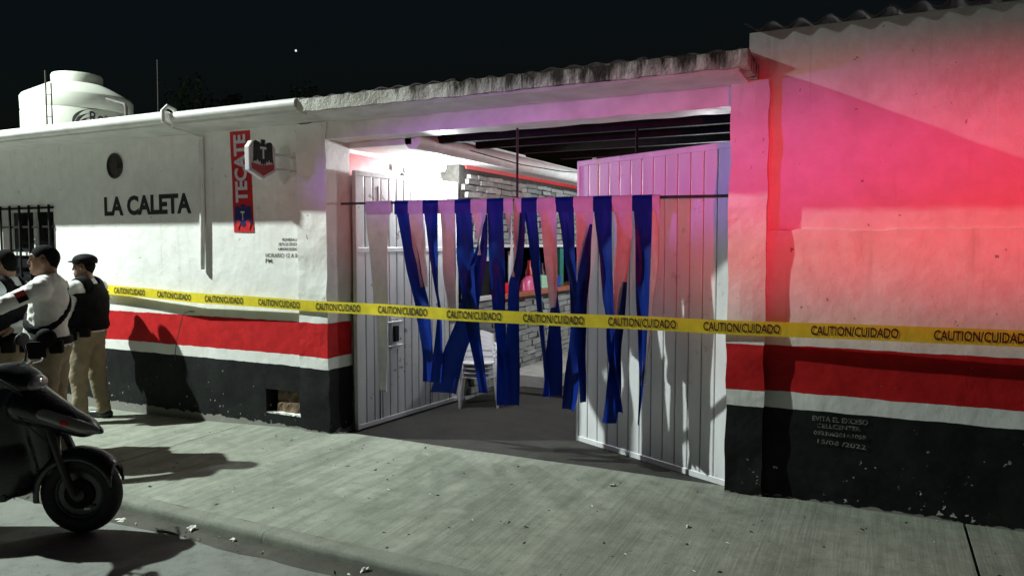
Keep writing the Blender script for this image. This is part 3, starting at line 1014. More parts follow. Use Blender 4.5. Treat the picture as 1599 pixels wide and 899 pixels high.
for si, (colr, rows) in enumerate(STRIPS):
    rr = smooth_rows(rows, 5)
    nu = 7
    V, F = [], []
    n = len(rr)
    ph = si * 1.7
    for i, (a, b, z, y) in enumerate(rr):
        f = i / (n - 1)
        wfull = 0.15
        wv = b - a
        for k in range(nu):
            u = k / (nu - 1)
            # narrower than the full width: the strip has turned about its own length
            turn_ = math.sqrt(max(0.0, wfull ** 2 - wv ** 2)) * min(1, f * 3)
            bow = turn_ * (0.55 * (u - 0.5) * (1 if si % 3 else -1) + 0.22 * math.sin(math.pi * u) + 0.05 * math.sin(3 * math.pi * u + ph))
            rip = (0.012 * math.sin(u * 5 + f * 6 + ph) + 0.006 * math.sin(u * 9 - f * 17 + 2 * ph) + 0.02 * f * f * math.sin(3 * u + ph)) * min(1, f * 4) * min(1, wv / 0.08)
            V.append((a + wv * u, y - 0.012 + bow + rip, z))
    for i in range(n - 1):
        for k in range(nu - 1):
            q = i * nu + k
            F.append((q, q + nu, q + nu + 1, q + 1))
    o = obj('blue_strip' if colr == 'blue' else 'white_strip', V, F, 'strip_blue' if colr == 'blue' else 'strip_white', SC, True)
    if rows[0][2] > 2.08:
        # hem folded over the rod
        a, b = rows[0][0], rows[0][1]
        z = rows[0][2]
        V, F = [], []
        for (dy, dz) in ((-0.0135, -0.105), (-0.0145, -0.02), (-0.010, 0.012), (0.004, 0.019), (0.018, 0.010), (0.020, -0.09)):
            V += [(a + 0.001, 0.160 + dy + 0.004, z + dz), (b - 0.001, 0.160 + dy + 0.004, z + dz)]
        F = [(2 * i, 2 * i + 1, 2 * i + 3, 2 * i + 2) for i in range(5)]
        obj('hem', V, F, 'strip_blue' if colr == 'blue' else 'strip_white', o, True)

# ------------------------------------------------------------------ caution tape
TP = [(-4.30, 1.285, -0.05), (-3.28, 1.256, -0.055), (-2.0, 1.215, -0.085), (-0.60, 1.187, -0.062), (0.4, 1.178, -0.075), (1.6, 1.170, -0.085), (3.3, 1.176, -0.095), (4.2, 1.186, -0.115), (5.07, 1.197, -0.13), (6.8, 1.215, -0.16)]


def tape_at(x, v):
    i = 0
    while i < len(TP) - 2 and x > TP[i + 1][0]:
        i += 1
    p0, p1, p2, p3 = [Vector((TP[j][1], TP[j][2])) for j in (max(i - 1, 0), i, i + 1, min(i + 2, len(TP) - 1))]
    t = (x - TP[i][0]) / (TP[i + 1][0] - TP[i][0])
    z, y = p1.lerp(p2, t)
    z += 0.006 * noise.noise(Vector((x * 1.3, 0, 0)))
    tilt = 0.22 * noise.noise(Vector((x * 0.8, 5, 0))) + 0.12 * math.exp(-((x + 3.2) / 0.5) ** 2)
    return Vector((x, y + v * tilt, z + v))


TPT = thing('caution_tape', 'yellow caution tape with black lettering stretched across the whole front', 'tape', (0, -0.08, 1.18))
V, F = [], []
nx_ = 240
for i in range(nx_ + 1):
    x = -4.30 + 11.1 * i / nx_
    for v in (-0.050, -0.025, 0.0, 0.025, 0.050):
        V.append(tuple(tape_at(x, v)))
for i in range(nx_):
    for k in range(4):
        q = i * 5 + k
        F.append((q, q + 5, q + 6, q + 1))
tape = obj('band', V, F, 'tape', TPT, True)
P, F = text_geo('CAUTION/CUIDADO', 0.515, 0.064, 0.021)
x = -3.93
while x < 6.0:
    V = []
    for u, v in P:
        p = tape_at(x + u, v - 0.031)
        V.append((p.x, p.y - 0.0035, p.z))
    obj('lettering', V, F, 'tape_ink', tape)
    x += 0.7095

# ------------------------------------------------------------------ beer banner and bracket sign
BN = thing('beer_banner', 'narrow red vertical banner with pale lettering and dark blue eagle', 'banner', (-1.35, -0.004, 1.87))


def bn(u, v, w=0.0):
    # u across 0..0.265, v up 0..0.985 ; the banner hangs a little out of plumb
    return (-1.462 + u - 0.028 * v, -0.004 - w, 1.872 + v + 0.02 * (u / 0.265) * 0)


def flat(name, polys, m, parent, frame, depth=0.0012, w0=0.0):
    g = merge([prism(p, -depth, lambda u, v, w: frame(u, v, w0 - w)) for p in polys])
    return obj(name, g[0], g[1], m, parent)


V, F = [], []
for i in range(13):
    v = 0.985 * i / 12
    for k in range(4):
        u = 0.265 * k / 3
        p = bn(u, v)
        V.append((p[0], p[1] - 0.003 * math.sin(v * 9 + u * 8), p[2]))
for i in range(12):
    for k in range(3):
        q = i * 4 + k
        F.append((q, q + 1, q + 5, q + 4))
sheet = obj('sheet', V, F, 'banner_red', BN, True)
P, F = text_geo('TECATE', 0.66, 0.165, 0.040)
# the word runs upward, turned a quarter to the left
obj('lettering', [bn(0.045 + (0.165 - v), 0.29 + u, 0.0065) for u, v in P], F, 'banner_silver', sheet)


def eagle(cx, cy, s):
    L = [(0.0, 0.52), (0.09, 0.53), (0.13, 0.47), (0.08, 0.43), (0.10, 0.34), (0.20, 0.42), (0.36, 0.47), (0.44, 0.42), (0.46, 0.20), (0.47, -0.10), (0.50, -0.34),
         (0.40, -0.24), (0.36, -0.30), (0.28, -0.18), (0.20, -0.30), (0.14, -0.22), (0.10, -0.40), (0.04, -0.30), (0.0, -0.44)]
    pts = L + [(-x, y) for x, y in reversed(L[1:-1])]
    # centred head turned to one side
    return [(cx + x * s, cy + y * s) for x, y in pts]


def bn2(u, v, w=0.0):
    p = bn(u, v, w)
    return p


obj('eagle_emblem', *prism(eagle(0.135, 0.15, 0.235), 0.001, lambda u, v, w: bn2(u, v, 0.006 + w)), 'banner_blue', sheet)
for sx in (-1, 1):
    pts = [(0.135 + sx * 0.03, 0.10), (0.135 + sx * 0.075, 0.02), (0.135 + sx * 0.10, 0.075), (0.135 + sx * 0.07, 0.12)]
    if sx > 0:
        pts.reverse()
    obj('emblem_flash', *prism(pts, 0.001, lambda u, v, w: bn2(u, v, 0.0075 + w)), 'banner_red', sheet)
tp, tf = text_geo('T', 0.055, 0.085, 0.03)
obj('emblem_letter', [bn2(0.105 + u, 0.12 + v, 0.0085) for u, v in tp], tf, 'banner_silver', sheet)

SG = thing('bracket_sign', 'six-sided projecting wall sign with black eagle and red base', 'sign', (-0.655, -0.03, 2.5))
xs_ = -0.655


def sgf(u, v, w):
    # u outward from the wall, v up, w towards the camera side (+x)
    return (xs_ + w, -u, v)


hexp = [(0.285, 2.405), (0.440, 2.325), (0.600, 2.395), (0.602, 2.60), (0.560, 2.655), (0.330, 2.655), (0.287, 2.61)]
g = prism([(u, v) for u, v in reversed(hexp)], 0.055, lambda u, v, w: sgf(u, v, w - 0.0275))
case = obj('casing', g[0], g[1], 'sign_edge', SG)
bevel_mesh(case, 0.008, 2)
inner = [(0.443 + (u - 0.443) * 0.86, 2.495 + (v - 2.495) * 0.86) for u, v in hexp]
face = obj('face', *prism(list(reversed(inner)), 0.001, lambda u, v, w: sgf(u, v, 0.0285 + w)), 'sign_white', SG)
redp = [(0.312, 2.470), (0.312, 2.420), (0.443, 2.355), (0.575, 2.412), (0.577, 2.462), (0.443, 2.445)]
obj('red_base', *prism(list(reversed(redp)), 0.001, lambda u, v, w: sgf(u, v, 0.0305 + w)), 'sign_red', face)
obj('eagle_emblem', *prism(list(reversed(eagle(0.443, 2.545, 0.245))), 0.001, lambda u, v, w: sgf(u, v, 0.0325 + w)), 'letter_black', face)
tp, tf = text_geo('T', 0.075, 0.105, 0.035)
obj('emblem_letter', [sgf(0.405 + (0.075 - u), 2.505 + v, 0.0345) for u, v in tp], tf, 'sign_white', face)
for z in (2.43, 2.56):
    tube('bracket_arm', [(xs_, 0.0, z), (xs_, -0.30, z)], 0.014, 'sign_edge', SG, 8)
box('bracket_plate', xs_ - 0.03, xs_ + 0.03, -0.012, -0.001, 2.38, 2.61, 'sign_edge', SG, 0.003)

# ------------------------------------------------------------------ stone-clad bar inside
BAR = thing('stone_bar', 'bar front clad in grey ledge stone with terracotta counter', 'bar counter', (0, 4.2, -0.05))
box('core', -0.30, -0.028, 2.0, 6.6, -0.1, 1.07, 'mortar', BAR)
box('core', -0.28, -0.028, 1.95, 6.6, 1.76, 2.655, 'mortar', BAR)
box('core', -0.29, -0.028, 6.3, 6.6, 1.07, 1.76, 'mortar', BAR)
box('lintel', -0.27, 0.012, 2.0, 6.3, 1.715, 1.758, 'plastic_white', BAR, 0.004)
box('counter_top', -0.45, 0.13, 2.86, 6.3, 1.072, 1.135, 'counter', BAR, 0.008)
box('back_wall', -2.3, -2.2, 2.0, 6.6, -0.1, 2.65, 'dark_wood', BAR)
rnd = random.Random(3)
protos = []
for k in range(10):
    l_ = (0.15, 0.22, 0.30, 0.34, 0.19, 0.27, 0.31, 0.17, 0.24, 0.29)[k]
    h_ = 0.088
    d_ = 0.03 + 0.018 * rnd.random()
    V, F = boxg(-0.03, d_, 0.003, l_ - 0.003, 0.003, h_ - 0.004)
    me = bpy.data.meshes.new('stone')
    me.from_pydata([(x + rnd.uniform(-0.008, 0.008), y + rnd.uniform(-0.003, 0.003), z + rnd.uniform(-0.006, 0.004)) for x, y, z in V], [], F)
    me.materials.append(M['stone'])
    protos.append((l_, me))
off_b = ORG[BAR.name]
spots = []
for (za, zb, ya, ye, xf) in ((-0.06, 1.06, 2.0, 6.5, -0.028), (1.765, 2.61, 2.0, 6.5, -0.028), (2.28, 2.60, 0.95, 1.9, -0.298)):
    z = za
    row = 0
    while z + 0.085 < zb + 0.02:
        y = ya - 0.16 * (row % 2) - rnd.uniform(0, 0.08)
        hrow = (0.055, 0.075, 0.095, 0.064, 0.084)[(row * 7) % 5]
        while y < ye:
            l_, me = protos[rnd.randrange(10)]
            y0 = y
            y += l_
            if y0 < ya - 0.02:
                continue
            spots.append((y0, xf, z, hrow, me, rnd.uniform(0.8, 1.25), rnd.uniform(0.92, 1.0), rnd.uniform(-0.04, 0.04), rnd.uniform(-0.05, 0.05)))
        z += hrow
        row += 1

# the nearest stones singly, the far end of the wall as one part
spots.sort(key=lambda q: q[0])
fv, ff = [], []
for k, (y0, xf, z, hrow, me, sx, sz, rx, rz) in enumerate(spots):
    loc = Vector((xf, y0, z)) - off_b
    if k < 298:
        o = bpy.data.objects.new('stone', me)
        COL.objects.link(o)
        o.parent = BAR
        o.location = loc
        o.scale = (sx, 1, hrow / 0.090 * sz)
        o.rotation_euler = (rx, 0, rz)
    else:
        b0 = len(fv)
        for v in me.vertices:
            fv.append((xf + v.co.x * sx, y0 + v.co.y, z + v.co.z * hrow / 0.090 * sz))
        ff += [tuple(i + b0 for i in q.vertices) for q in me.polygons]
if fv:
    tag(obj('far_stones', fv, ff, 'stone', BAR), kind='stuff')

CL = thing('display_cooler', 'white framed drinks cooler with turquoise header left of counter', 'cooler', (-0.14, 2.45, 1.07))
box('cabinet', -0.60, -0.05, 2.04, 2.82, 1.075, 1.70, 'dark_steel', CL)
for (a, b, c, d) in ((2.02, 2.08, 1.075, 1.70), (2.77, 2.83, 1.075, 1.70), (2.08, 2.77, 1.075, 1.13), (2.08, 2.77, 1.55, 1.60)):
    box('frame', -0.05, 0.02, a, b, c, d, 'plastic_white', CL, 0.006)
box('header_panel', -0.05, 0.016, 2.08, 2.77, 1.60, 1.70, 'poster_blue', CL)
for z in (1.26, 1.40):
    box('shelf', -0.5, -0.052, 2.09, 2.76, z, z + 0.012, 'plastic_white', CL)


def bottle(x, y, z, h, m, label, grp=None):
    r0 = h * 0.14
    o = lathe('bottle', [(0.0, 0.0), (r0, 0.0), (r0, h * 0.6), (r0 * 0.45, h * 0.78), (r0 * 0.4, h), (0.0, h)], (x, y, z), m, None, 12)
    tag(o, label, 'bottle', grp)
    return o


RB = box('red_box', -0.10, 0.08, 3.00, 3.30, 1.137, 1.26, 'bright_red', None, 0.01)
tag(RB, 'bright red box lying on the counter left of pink bag', 'box')
V, F = [], []
for i in range(9):
    for k in range(12):
        t = 2 * math.pi * k / 12
        rr_ = 0.16 * math.cos(i / 8 * 1.45) * (1 + 0.25 * noise.noise(Vector((math.cos(t) * 2, math.sin(t) * 2, i * 0.7))))
        V.append((0.0 + rr_ * math.cos(t) * 0.6, 3.75 + rr_ * 1.2 * math.sin(t), 1.137 + 0.19 * math.sin(i / 8 * 1.5)))
for i in range(8):
    for k in range(12):
        F.append((i * 12 + k, i * 12 + (k + 1) % 12, (i + 1) * 12 + (k + 1) % 12, (i + 1) * 12 + k))
PB = obj('pink_bag', V, F, 'pink', None, True)
tag(PB, 'crumpled pink bag lying on the bar counter', 'bag')
MB_ = box('mint_tub', -0.09, 0.06, 4.08, 4.34, 1.137, 1.32, 'mint', None, 0.012)
tag(MB_, 'small mint green tub on the bar counter', 'tub')
lathe_o = lathe('blue_cup', [(0.0, 0.0), (0.055, 0.0), (0.07, 0.16), (0.062, 0.16), (0.05, 0.02), (0.0, 0.02)], (0.0, 4.75, 1.137), 'blue_item', None, 16)
tag(lathe_o, 'blue cup standing on the bar counter', 'cup')
tp_ = box('teal_post', -0.20, -0.06, 5.02, 5.16, 1.136, 1.714, 'teal', None, 0.006)
tag(tp_, 'teal painted post rising from the bar counter', 'post')
for k, (y, m, nm) in enumerate(((3.3, 'plastic_white', 'white'), (4.25, 'bright_red', 'red'), (4.7, 'dark_wood', 'dark brown'))):
    bottle(-0.22, y, 1.136, 0.34 + 0.05 * (k % 2), m, '%s bottle standing at the back of the counter' % nm)
pn = box('white_panel', -0.42, -0.40, 3.95, 4.3, 1.136, 1.66, 'plastic_white', None, 0.004)
tag(pn, 'upright white board behind the pink bag', 'board')
stp = rough_box('step', 0.03, 0.70, 2.95, 5.2, -0.10, 0.115, 'step', None, 0.10, 0.006, 4)
tag(stp, 'pale concrete step in front of the stone bar', 'step')
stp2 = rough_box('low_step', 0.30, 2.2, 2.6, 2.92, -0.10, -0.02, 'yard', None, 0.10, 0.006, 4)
tag(stp2, 'low dark concrete ledge crossing the yard floor', 'ledge')

# lamp under the canopy
LP = thing('ceiling_lamp', 'glaring white bulb under the canopy behind the left gate', 'lamp', (0.06, 1.42, 2.66))
lathe('bulb', [(0.0, 0.0), (0.03, 0.006), (0.05, 0.03), (0.055, 0.06), (0.04, 0.10), (0.02, 0.13)], (0.06, 1.42, 2.525), 'bulb', LP, 20)
lathe('holder', [(0.022, 0.128), (0.028, 0.135), (0.03, 0.15), (0.0, 0.15)], (0.06, 1.42, 2.525), 'plastic_white', LP, 16)
lamp('ceiling_lamp_light', 'POINT', (0.06, 1.42, 2.505), 120, (0.95, 0.97, 1.0), 0.05)


L2 = thing('hanging_lamp', 'white bulb hanging deep in the yard behind the right gate', 'lamp', (2.3, 4.5, 2.95))
lathe('bulb', [(0.0, 0.0), (0.03, 0.006), (0.05, 0.03), (0.055, 0.06), (0.04, 0.10), (0.02, 0.13)], (2.3, 4.5, 2.40), 'bulb', L2, 20)
tube('cord', [(2.3, 4.5, 2.53), (2.3, 4.5, 3.3)], 0.006, 'dark_steel', L2, 6)
lamp('hanging_lamp_light', 'POINT', (2.3, 4.5, 2.34), 175, (0.95, 0.97, 1.0), 0.06)


# stack of plastic chairs
def chair_mesh(g):
    def sl(name, geos):
        o = obj(name, *merge(geos), 'plastic_white', g, True, sharp=40)
        return o
    seat = []
    V, F = [], []
    for i in range(7):
        for k in range(7):
            x = -0.20 + 0.42 * i / 6
            y = -0.21 + 0.42 * k / 6
            V.append((x, y, 0.42 - 0.02 * math.cos((k - 3) / 3 * 1.4) + 0.015 * (i / 6) ** 2))
    for i in range(6):
        for k in range(6):
            q = i * 7 + k
            F.append((q, q + 7, q + 8, q + 1))
    n = len(V)
    V += [(x, y, z - 0.012) for x, y, z in V]
    F += [tuple(reversed([i + n for i in q])) for q in F[:36]]
    ring = [k for k in range(7)] + [i * 7 + 6 for i in range(1, 7)] + [42 + k for k in range(5, -1, -1)] + [i * 7 for i in range(5, 0, -1)]
    for a, b in zip(ring, ring[1:] + ring[:1]):
        F.append((a, b, b + n, a + n))
    sl('seat', [(V, F)])

    def bp(y, z):
        # back surface: leans back, curved
        return -0.20 - 0.20 * (z - 0.42) * 0.6 + 0.05 * (y / 0.2) ** 2
    geos = []
    for (za, zb) in ((0.46, 0.54), (0.565, 0.63), (0.655, 0.715), (0.74, 0.83)):
        V, F = [], []
        for k in range(9):
            y = -0.21 + 0.42 * k / 8
            top = zb - (0.05 * (abs(y) / 0.21) ** 2 if zb > 0.8 else 0)
            for z in (za, top):
                V += [(bp(y, z) - 0.008, y, z), (bp(y, z) + 0.008, y, z)]
        for k in range(8):
            a, b = 4 * k, 4 * k + 4
            F += [(a, b, b + 2, a + 2), (a + 1, a + 3, b + 3, b + 1), (a + 2, b + 2, b + 3, a + 3), (a, a + 1, b + 1, b)]
        F += [(0, 2, 3, 1), (32, 33, 35, 34)]
        geos.append((V, F))
    for s in (-1, 1):
        y = 0.205 * s
        geos.append(tube_geo([(bp(y, 0.42), y, 0.42), (bp(y, 0.6), y, 0.6), (bp(y, 0.79), y * 0.97, 0.79)], 0.017, 8))
    sl('backrest', geos)
    for s in (-1, 1):
        sl('armrest', [tube_geo([(bp(0.2, 0.66), 0.215 * s, 0.655), (-0.05, 0.245 * s, 0.655), (0.14, 0.25 * s, 0.645), (0.21, 0.245 * s, 0.60), (0.22, 0.235 * s, 0.44)], [0.016, 0.02, 0.022, 0.02, 0.018], 8)])
        sl('leg', [tube_geo([(0.20, 0.215 * s, 0.42), (0.235, 0.235 * s, 0.2), (0.255, 0.25 * s, 0.0)], [0.026, 0.02, 0.016], 8)])
        sl('leg', [tube_geo([(-0.19, 0.205 * s, 0.42), (-0.25, 0.225 * s, 0.2), (-0.285, 0.235 * s, 0.0)], [0.026, 0.02, 0.016], 8)])


def copy_tree(o, parent=None):
    c = o.copy()
    COL.objects.link(c)
    if parent:
        c.parent = parent
    for ch in list(o.children):
        copy_tree(ch, c)
    return c


cl = ['white plastic armchair at the bottom of the stack behind the strips', 'white plastic armchair second from the bottom of the stack',
      'white plastic armchair second from the top of the stack', 'white plastic armchair on top of the stack behind the strips']
ch0 = thing('plastic_chair', cl[0], 'chair', (0.27, 1.86, -0.045), R(-62), 'stacked plastic chairs', local=True)
ch0.scale = (0.84, 0.84, 0.80)
chair_mesh(ch0)
for k in range(1, 4):
    c = copy_tree(ch0)
    c.location = (0.27 - 0.010 * k, 1.86 + 0.015 * k, -0.045 + 0.048 * k)
    c['label'] = cl[k]

# ================================================================== SURFACES FROM DISTANCE FIELDS (people, scooter panels)
def nets(f, lo, hi, h):
    """surface nets: one closed smooth surface of f(P) = 0"""
    ax = [np.arange(lo[i], hi[i] + h, h, dtype=np.float32) for i in range(3)]
    G = np.stack(np.meshgrid(*ax, indexing='ij'), -1)
    v = f(G).astype(np.float32)
    ins = v < 0
    n = [s - 1 for s in v.shape]

    def sub(a, d):
        return a[d[0]:d[0] + n[0], d[1]:d[1] + n[1], d[2]:d[2] + n[2]]
    cs = [(i, j, k) for i in (0, 1) for j in (0, 1) for k in (0, 1)]
    cnt = sum(sub(ins, c).astype(np.int8) for c in cs)
    mask = (cnt > 0) & (cnt < 8)
    acc = np.zeros((*n, 3), np.float32)
    num = np.zeros(n, np.float32)
    for a in cs:
        for d in range(3):
            if a[d]:
                continue
            b = list(a)
            b[d] = 1
            va, vb = sub(v, a), sub(v, b)
            x = (va < 0) != (vb < 0)
            t = np.where(x, va / np.where(x, va - vb, 1), 0)
            for q in range(3):
                acc[..., q] += np.where(x, a[q] + (t if q == d else 0), 0)
            num += x
    idx = -np.ones(n, np.int64)
    idx[mask] = np.arange(mask.sum())
    ijk = np.argwhere(mask)
    P = acc[mask] / num[mask][:, None]
    V = (ijk + P) * h + np.array(lo)
    F = []
    for d in range(3):
        e1, e2 = [(1, 2), (2, 0), (0, 1)][d]
        sl0 = [slice(1, -1)] * 3
        sl1 = [slice(1, -1)] * 3
        sl0[d] = slice(0, -1)
        sl1[d] = slice(1, None)
        a, b = ins[tuple(sl0)], ins[tuple(sl1)]
        for sign in (0, 1):
            w = np.argwhere((a != b) & (a == bool(sign)))
            if not len(w):
                continue
            o = np.ones(3, int)
            o[d] = 0
            c = w + o
            u1 = np.zeros(3, int)
            u1[e1] = 1
            u2 = np.zeros(3, int)
            u2[e2] = 1
            q = [c - u1 - u2, c - u2, c, c - u1]
            ids = np.stack([idx[tuple(x.T)] for x in q], 1)
            if not sign:
                ids = ids[:, ::-1]
            F.append(ids[(ids >= 0).all(1)])
    F = np.concatenate(F)
    return [tuple(map(float, x)) for x in V], [tuple(map(int, x)) for x in F]


def cap(P, a, b, ra, rb):
    a = np.array(a, np.float32)
    b = np.array(b, np.float32)
    d = b - a
    t = np.clip(((P - a) @ d) / float(d @ d), 0, 1)
    return np.linalg.norm(P - a - t[..., None] * d, axis=-1) - (ra + (rb - ra) * t)


def ell(P, c, r):
    r = np.array(r, np.float32)
    q = P - np.array(c, np.float32)
    k0 = np.linalg.norm(q / r, axis=-1)
    k1 = np.linalg.norm(q / (r * r), axis=-1) + 1e-6
    return k0 * (k0 - 1) / k1


def smin(a, b, k=0.03):
    h = np.clip(0.5 + 0.5 * (b - a) / k, 0, 1)
    return b + (a - b) * h - k * h * (1 - h)


def folds(P, seed, amp, f=(14, 14, 22)):
    rg = np.random.RandomState(seed)
    s = 0
    for i in range(5):
        k = rg.randn(3) * np.array(f) * (0.6 + 0.35 * i)
        s = s + np.sin(P @ k.astype(np.float32) + rg.rand() * 6.28) / (1 + 0.5 * i)
    return amp * s / 2


def creases(P, seed, amp, f=(16, 16, 26)):
    """narrow raised folds of cloth"""
    rg = np.random.RandomState(seed)
    s = 0
    for i in range(4):
        k = rg.randn(3) * np.array(f)
        w = P @ (rg.randn(3) * np.array(f) * 0.4).astype(np.float32)
        s = s + (0.6 - np.abs(np.sin(P @ k.astype(np.float32) + 0.8 * np.sin(w) + rg.rand() * 6.28)))
    return -amp * s / 2


def hand_geo(wrist, direction, up, s=1.0, curl=0.5):
    """five-fingered hand; x along the hand, y across (thumb at +y), z out of the back"""
    def f(P):
        d = ell(P, (0.045, 0, 0), (0.052, 0.040, 0.016))
        for y, L in ((0.028, 0.070), (0.010, 0.080), (-0.010, 0.075), (-0.029, 0.058)):
            m = (0.088 + L * 0.45, y * 1.05, -0.020 * curl)
            e = (0.088 + L * 0.45 + L * 0.45 * math.cos(1.3 * curl), y * 1.05, -0.020 * curl - L * 0.5 * math.sin(1.3 * curl))
            d = smin(d, cap(P, (0.075, y, 0), m, 0.0100, 0.0088), 0.006)
            d = smin(d, cap(P, m, e, 0.0088, 0.0072), 0.003)
        d = smin(d, cap(P, (0.02, 0.028, -0.004), (0.055, 0.058, -0.018), 0.013, 0.0105), 0.010)
        d = smin(d, cap(P, (0.055, 0.058, -0.018), (0.088, 0.062, -0.026), 0.0105, 0.008), 0.004)
        return smin(d, cap(P, (-0.04, 0, 0), (0.02, 0, 0), 0.026, 0.026), 0.02)
    V, F = nets(f, (-0.075, -0.06, -0.09), (0.19, 0.085, 0.045), 0.0055)
    x = Vector(direction).normalized()
    z = (Vector(up) - x * x.dot(Vector(up))).normalized()
    y = z.cross(x)
    w = Vector(wrist)
    return [tuple(w + (x * a + y * b + z * c) * s) for a, b, c in V], F


def person(label, loc, heading, arms, stance, head_yaw, shirt_m, vest, cap_on, girth=1.0, seed=1, height=1.0, strap=False, patch=False):
    g = thing('person', label, 'person', loc, heading, 'officers standing on the pavement', local=True)
    g.scale = (height, height, height)
    L = {}
    for s, (el, wr) in zip((1, -1), arms):
        L[s] = ((0.0, 0.195 * s * (0.6 + 0.4 * girth), 1.385), el, wr)
    legs = {s: ((0.0, 0.088 * s, 0.90), k, a) for s, (k, a) in zip((1, -1), stance)}
    gx = girth

    def torso(P, inf=0.0):
        d = ell(P, (-0.005, 0, 1.26), (0.118 * gx + inf, 0.172 * gx + inf, 0.205 + inf))
        d = smin(d, ell(P, (0.025 * gx, 0, 1.06), (0.125 * gx * gx + inf, 0.158 * gx + inf, 0.17 + inf)), 0.06)
        d = smin(d, ell(P, (-0.005, 0, 0.945), (0.122 * gx + inf, 0.165 * gx + inf, 0.13 + inf)), 0.05)
        for s in (1, -1):
            d = smin(d, cap(P, (-0.01, 0.06 * s, 1.435), L[s][0], 0.055 + inf, 0.062 + inf), 0.05)
        return d

    def arm(P, s, inf=0.0, cut=1.0):
        a, b, c = L[s]
        e = tuple(b[i] + (c[i] - b[i]) * cut for i in range(3))
        return smin(cap(P, a, b, 0.058 + inf, 0.047 + inf), cap(P, b, e, 0.045 + inf, 0.033 + inf * 0.8), 0.02)

    def leg(P, s, inf=0.0):
        a, b, c = legs[s]
        return smin(cap(P, a, b, 0.085 * (0.5 + 0.5 * gx) + inf, 0.062 + inf), cap(P, b, c, 0.058 + inf, 0.043 + inf), 0.03)

    def foot(P, s, inf=0.0):
        c = legs[s][2]
        t = (c[0] + 0.155, c[1] + 0.02 * s, 0.035)
        h_ = (c[0] - 0.045, c[1], 0.038)
        d = smin(cap(P, h_, t, 0.036 + inf, 0.034 + inf), cap(P, (c[0], c[1], 0.045), (c[0], c[1], 0.17), 0.042 + inf, 0.048 + inf), 0.03)
        return np.maximum(d, -P[..., 2] + 0.004)
    lo = (-0.34, -0.42, -0.01)
    hi = (0.62, 0.42, 1.56)

    def body(P):
        d = torso(P)
        for s in (1, -1):
            d = smin(d, arm(P, s), 0.03)
            d = smin(d, leg(P, s), 0.03)
            d = smin(d, foot(P, s), 0.02)
        return smin(d, cap(P, (-0.015, 0, 1.40), (0.005, 0, 1.53), 0.058, 0.056), 0.03)
    bV, bF = nets(body, lo, hi, 0.02)

    def headf(P):
        d = ell(P, (0.010, 0, 1.622), (0.098, 0.078, 0.098))
        d = smin(d, ell(P, (0.042, 0, 1.545), (0.066, 0.060, 0.062)), 0.035)
        d = smin(d, ell(P, (0.085, 0, 1.510), (0.026, 0.030, 0.022)), 0.025)
        d = smin(d, cap(P, (0.098, 0.035, 1.637), (0.098, -0.035, 1.637), 0.014, 0.014), 0.016)
        d = smin(d, cap(P, (0.107, 0, 1.620), (0.124, 0, 1.580), 0.010, 0.0125), 0.010)
        d = smin(d, cap(P, (0.106, 0.016, 1.537), (0.106, -0.016, 1.537), 0.010, 0.010), 0.008)
        for s in (1, -1):
            d = np.maximum(d, -(ell(P, (0.112, 0.033 * s, 1.612), (0.014, 0.018, 0.011))))
            d = smin(d, ell(P, (0.002, 0.081 * s, 1.590), (0.020, 0.010, 0.033)), 0.006)
        return smin(d, cap(P, (-0.018, 0, 1.42), (0.0, 0, 1.56), 0.058, 0.057), 0.03)
    hV, hF = nets(headf, (-0.13, -0.12, 1.43), (0.16, 0.12, 1.74), 0.0075)
    cy, sy = math.cos(head_yaw), math.sin(head_yaw)

    def turn(V):
        return [(x * cy - y * sy, x * sy + y * cy, z) for x, y, z in V]
    geos = [(bV, bF), (turn(hV), hF)]
    for s in (1, -1):
        a, b, c = L[s]
        d = Vector(c) - Vector(b)
        geos.append(hand_geo(c, d, (0, 0, 1) if abs(d.normalized().z) < 0.8 else (0, s, 0), 1.0, 0.7))
    bo = obj('body', *merge(geos), 'skin', g, True)
    # eyes and mouth
    for s in (1, -1):
        V, F = nets(lambda P: ell(P, (0.100, 0.033 * s, 1.612), (0.012, 0.013, 0.009)), (0.08, 0.033 * s - 0.02, 1.595), (0.12, 0.033 * s + 0.02, 1.63), 0.004)
        obj('eye', turn(V), F, 'eye', bo, True)
    V, F = nets(lambda P: ell(P, (0.1135, 0, 1.537), (0.006, 0.022, 0.0055)), (0.10, -0.03, 1.525), (0.125, 0.03, 1.55), 0.003)
    obj('mouth', turn(V), F, 'lip', bo, True)

    def hairf(P):
        d = headf(P) - 0.0035 + folds(P, seed + 5, 0.0018, (60, 60, 60))
        return np.maximum(d, (1.588 + 0.74 * P[..., 0] + 0.05 * np.exp(-((P[..., 0] - 0.0) / 0.03) ** 2 - ((np.abs(P[..., 1]) - 0.08) / 0.02) ** 2) + folds(P, seed + 8, 0.010, (70, 70, 20)) + 0.5 * np.maximum(0, np.abs(P[..., 1]) - 0.07)) - P[..., 2])
    V, F = nets(hairf, (-0.13, -0.12, 1.48), (0.15, 0.12, 1.76), 0.0055)
    obj('hair', turn(V), F, 'hair', bo, True)
    if cap_on:
        def capf(P):
            d = ell(P, (0.004, 0, 1.680), (0.117, 0.098, 0.062))
            d = np.maximum(d, 1.655 - P[..., 2])
            d = smin(d, ell(P, (0.115, 0, 1.660), (0.055, 0.068, 0.010)), 0.006)
            return smin(d, np.maximum(np.abs(ell(P, (0.004, 0, 1.668), (0.110, 0.092, 0.20))) - 0.006, np.abs(P[..., 2] - 1.662) - 0.022), 0.008)
        V, F = nets(capf, (-0.14, -0.13, 1.62), (0.20, 0.13, 1.78), 0.008)
        obj('cap', turn(V), F, 'nylon', g, True)

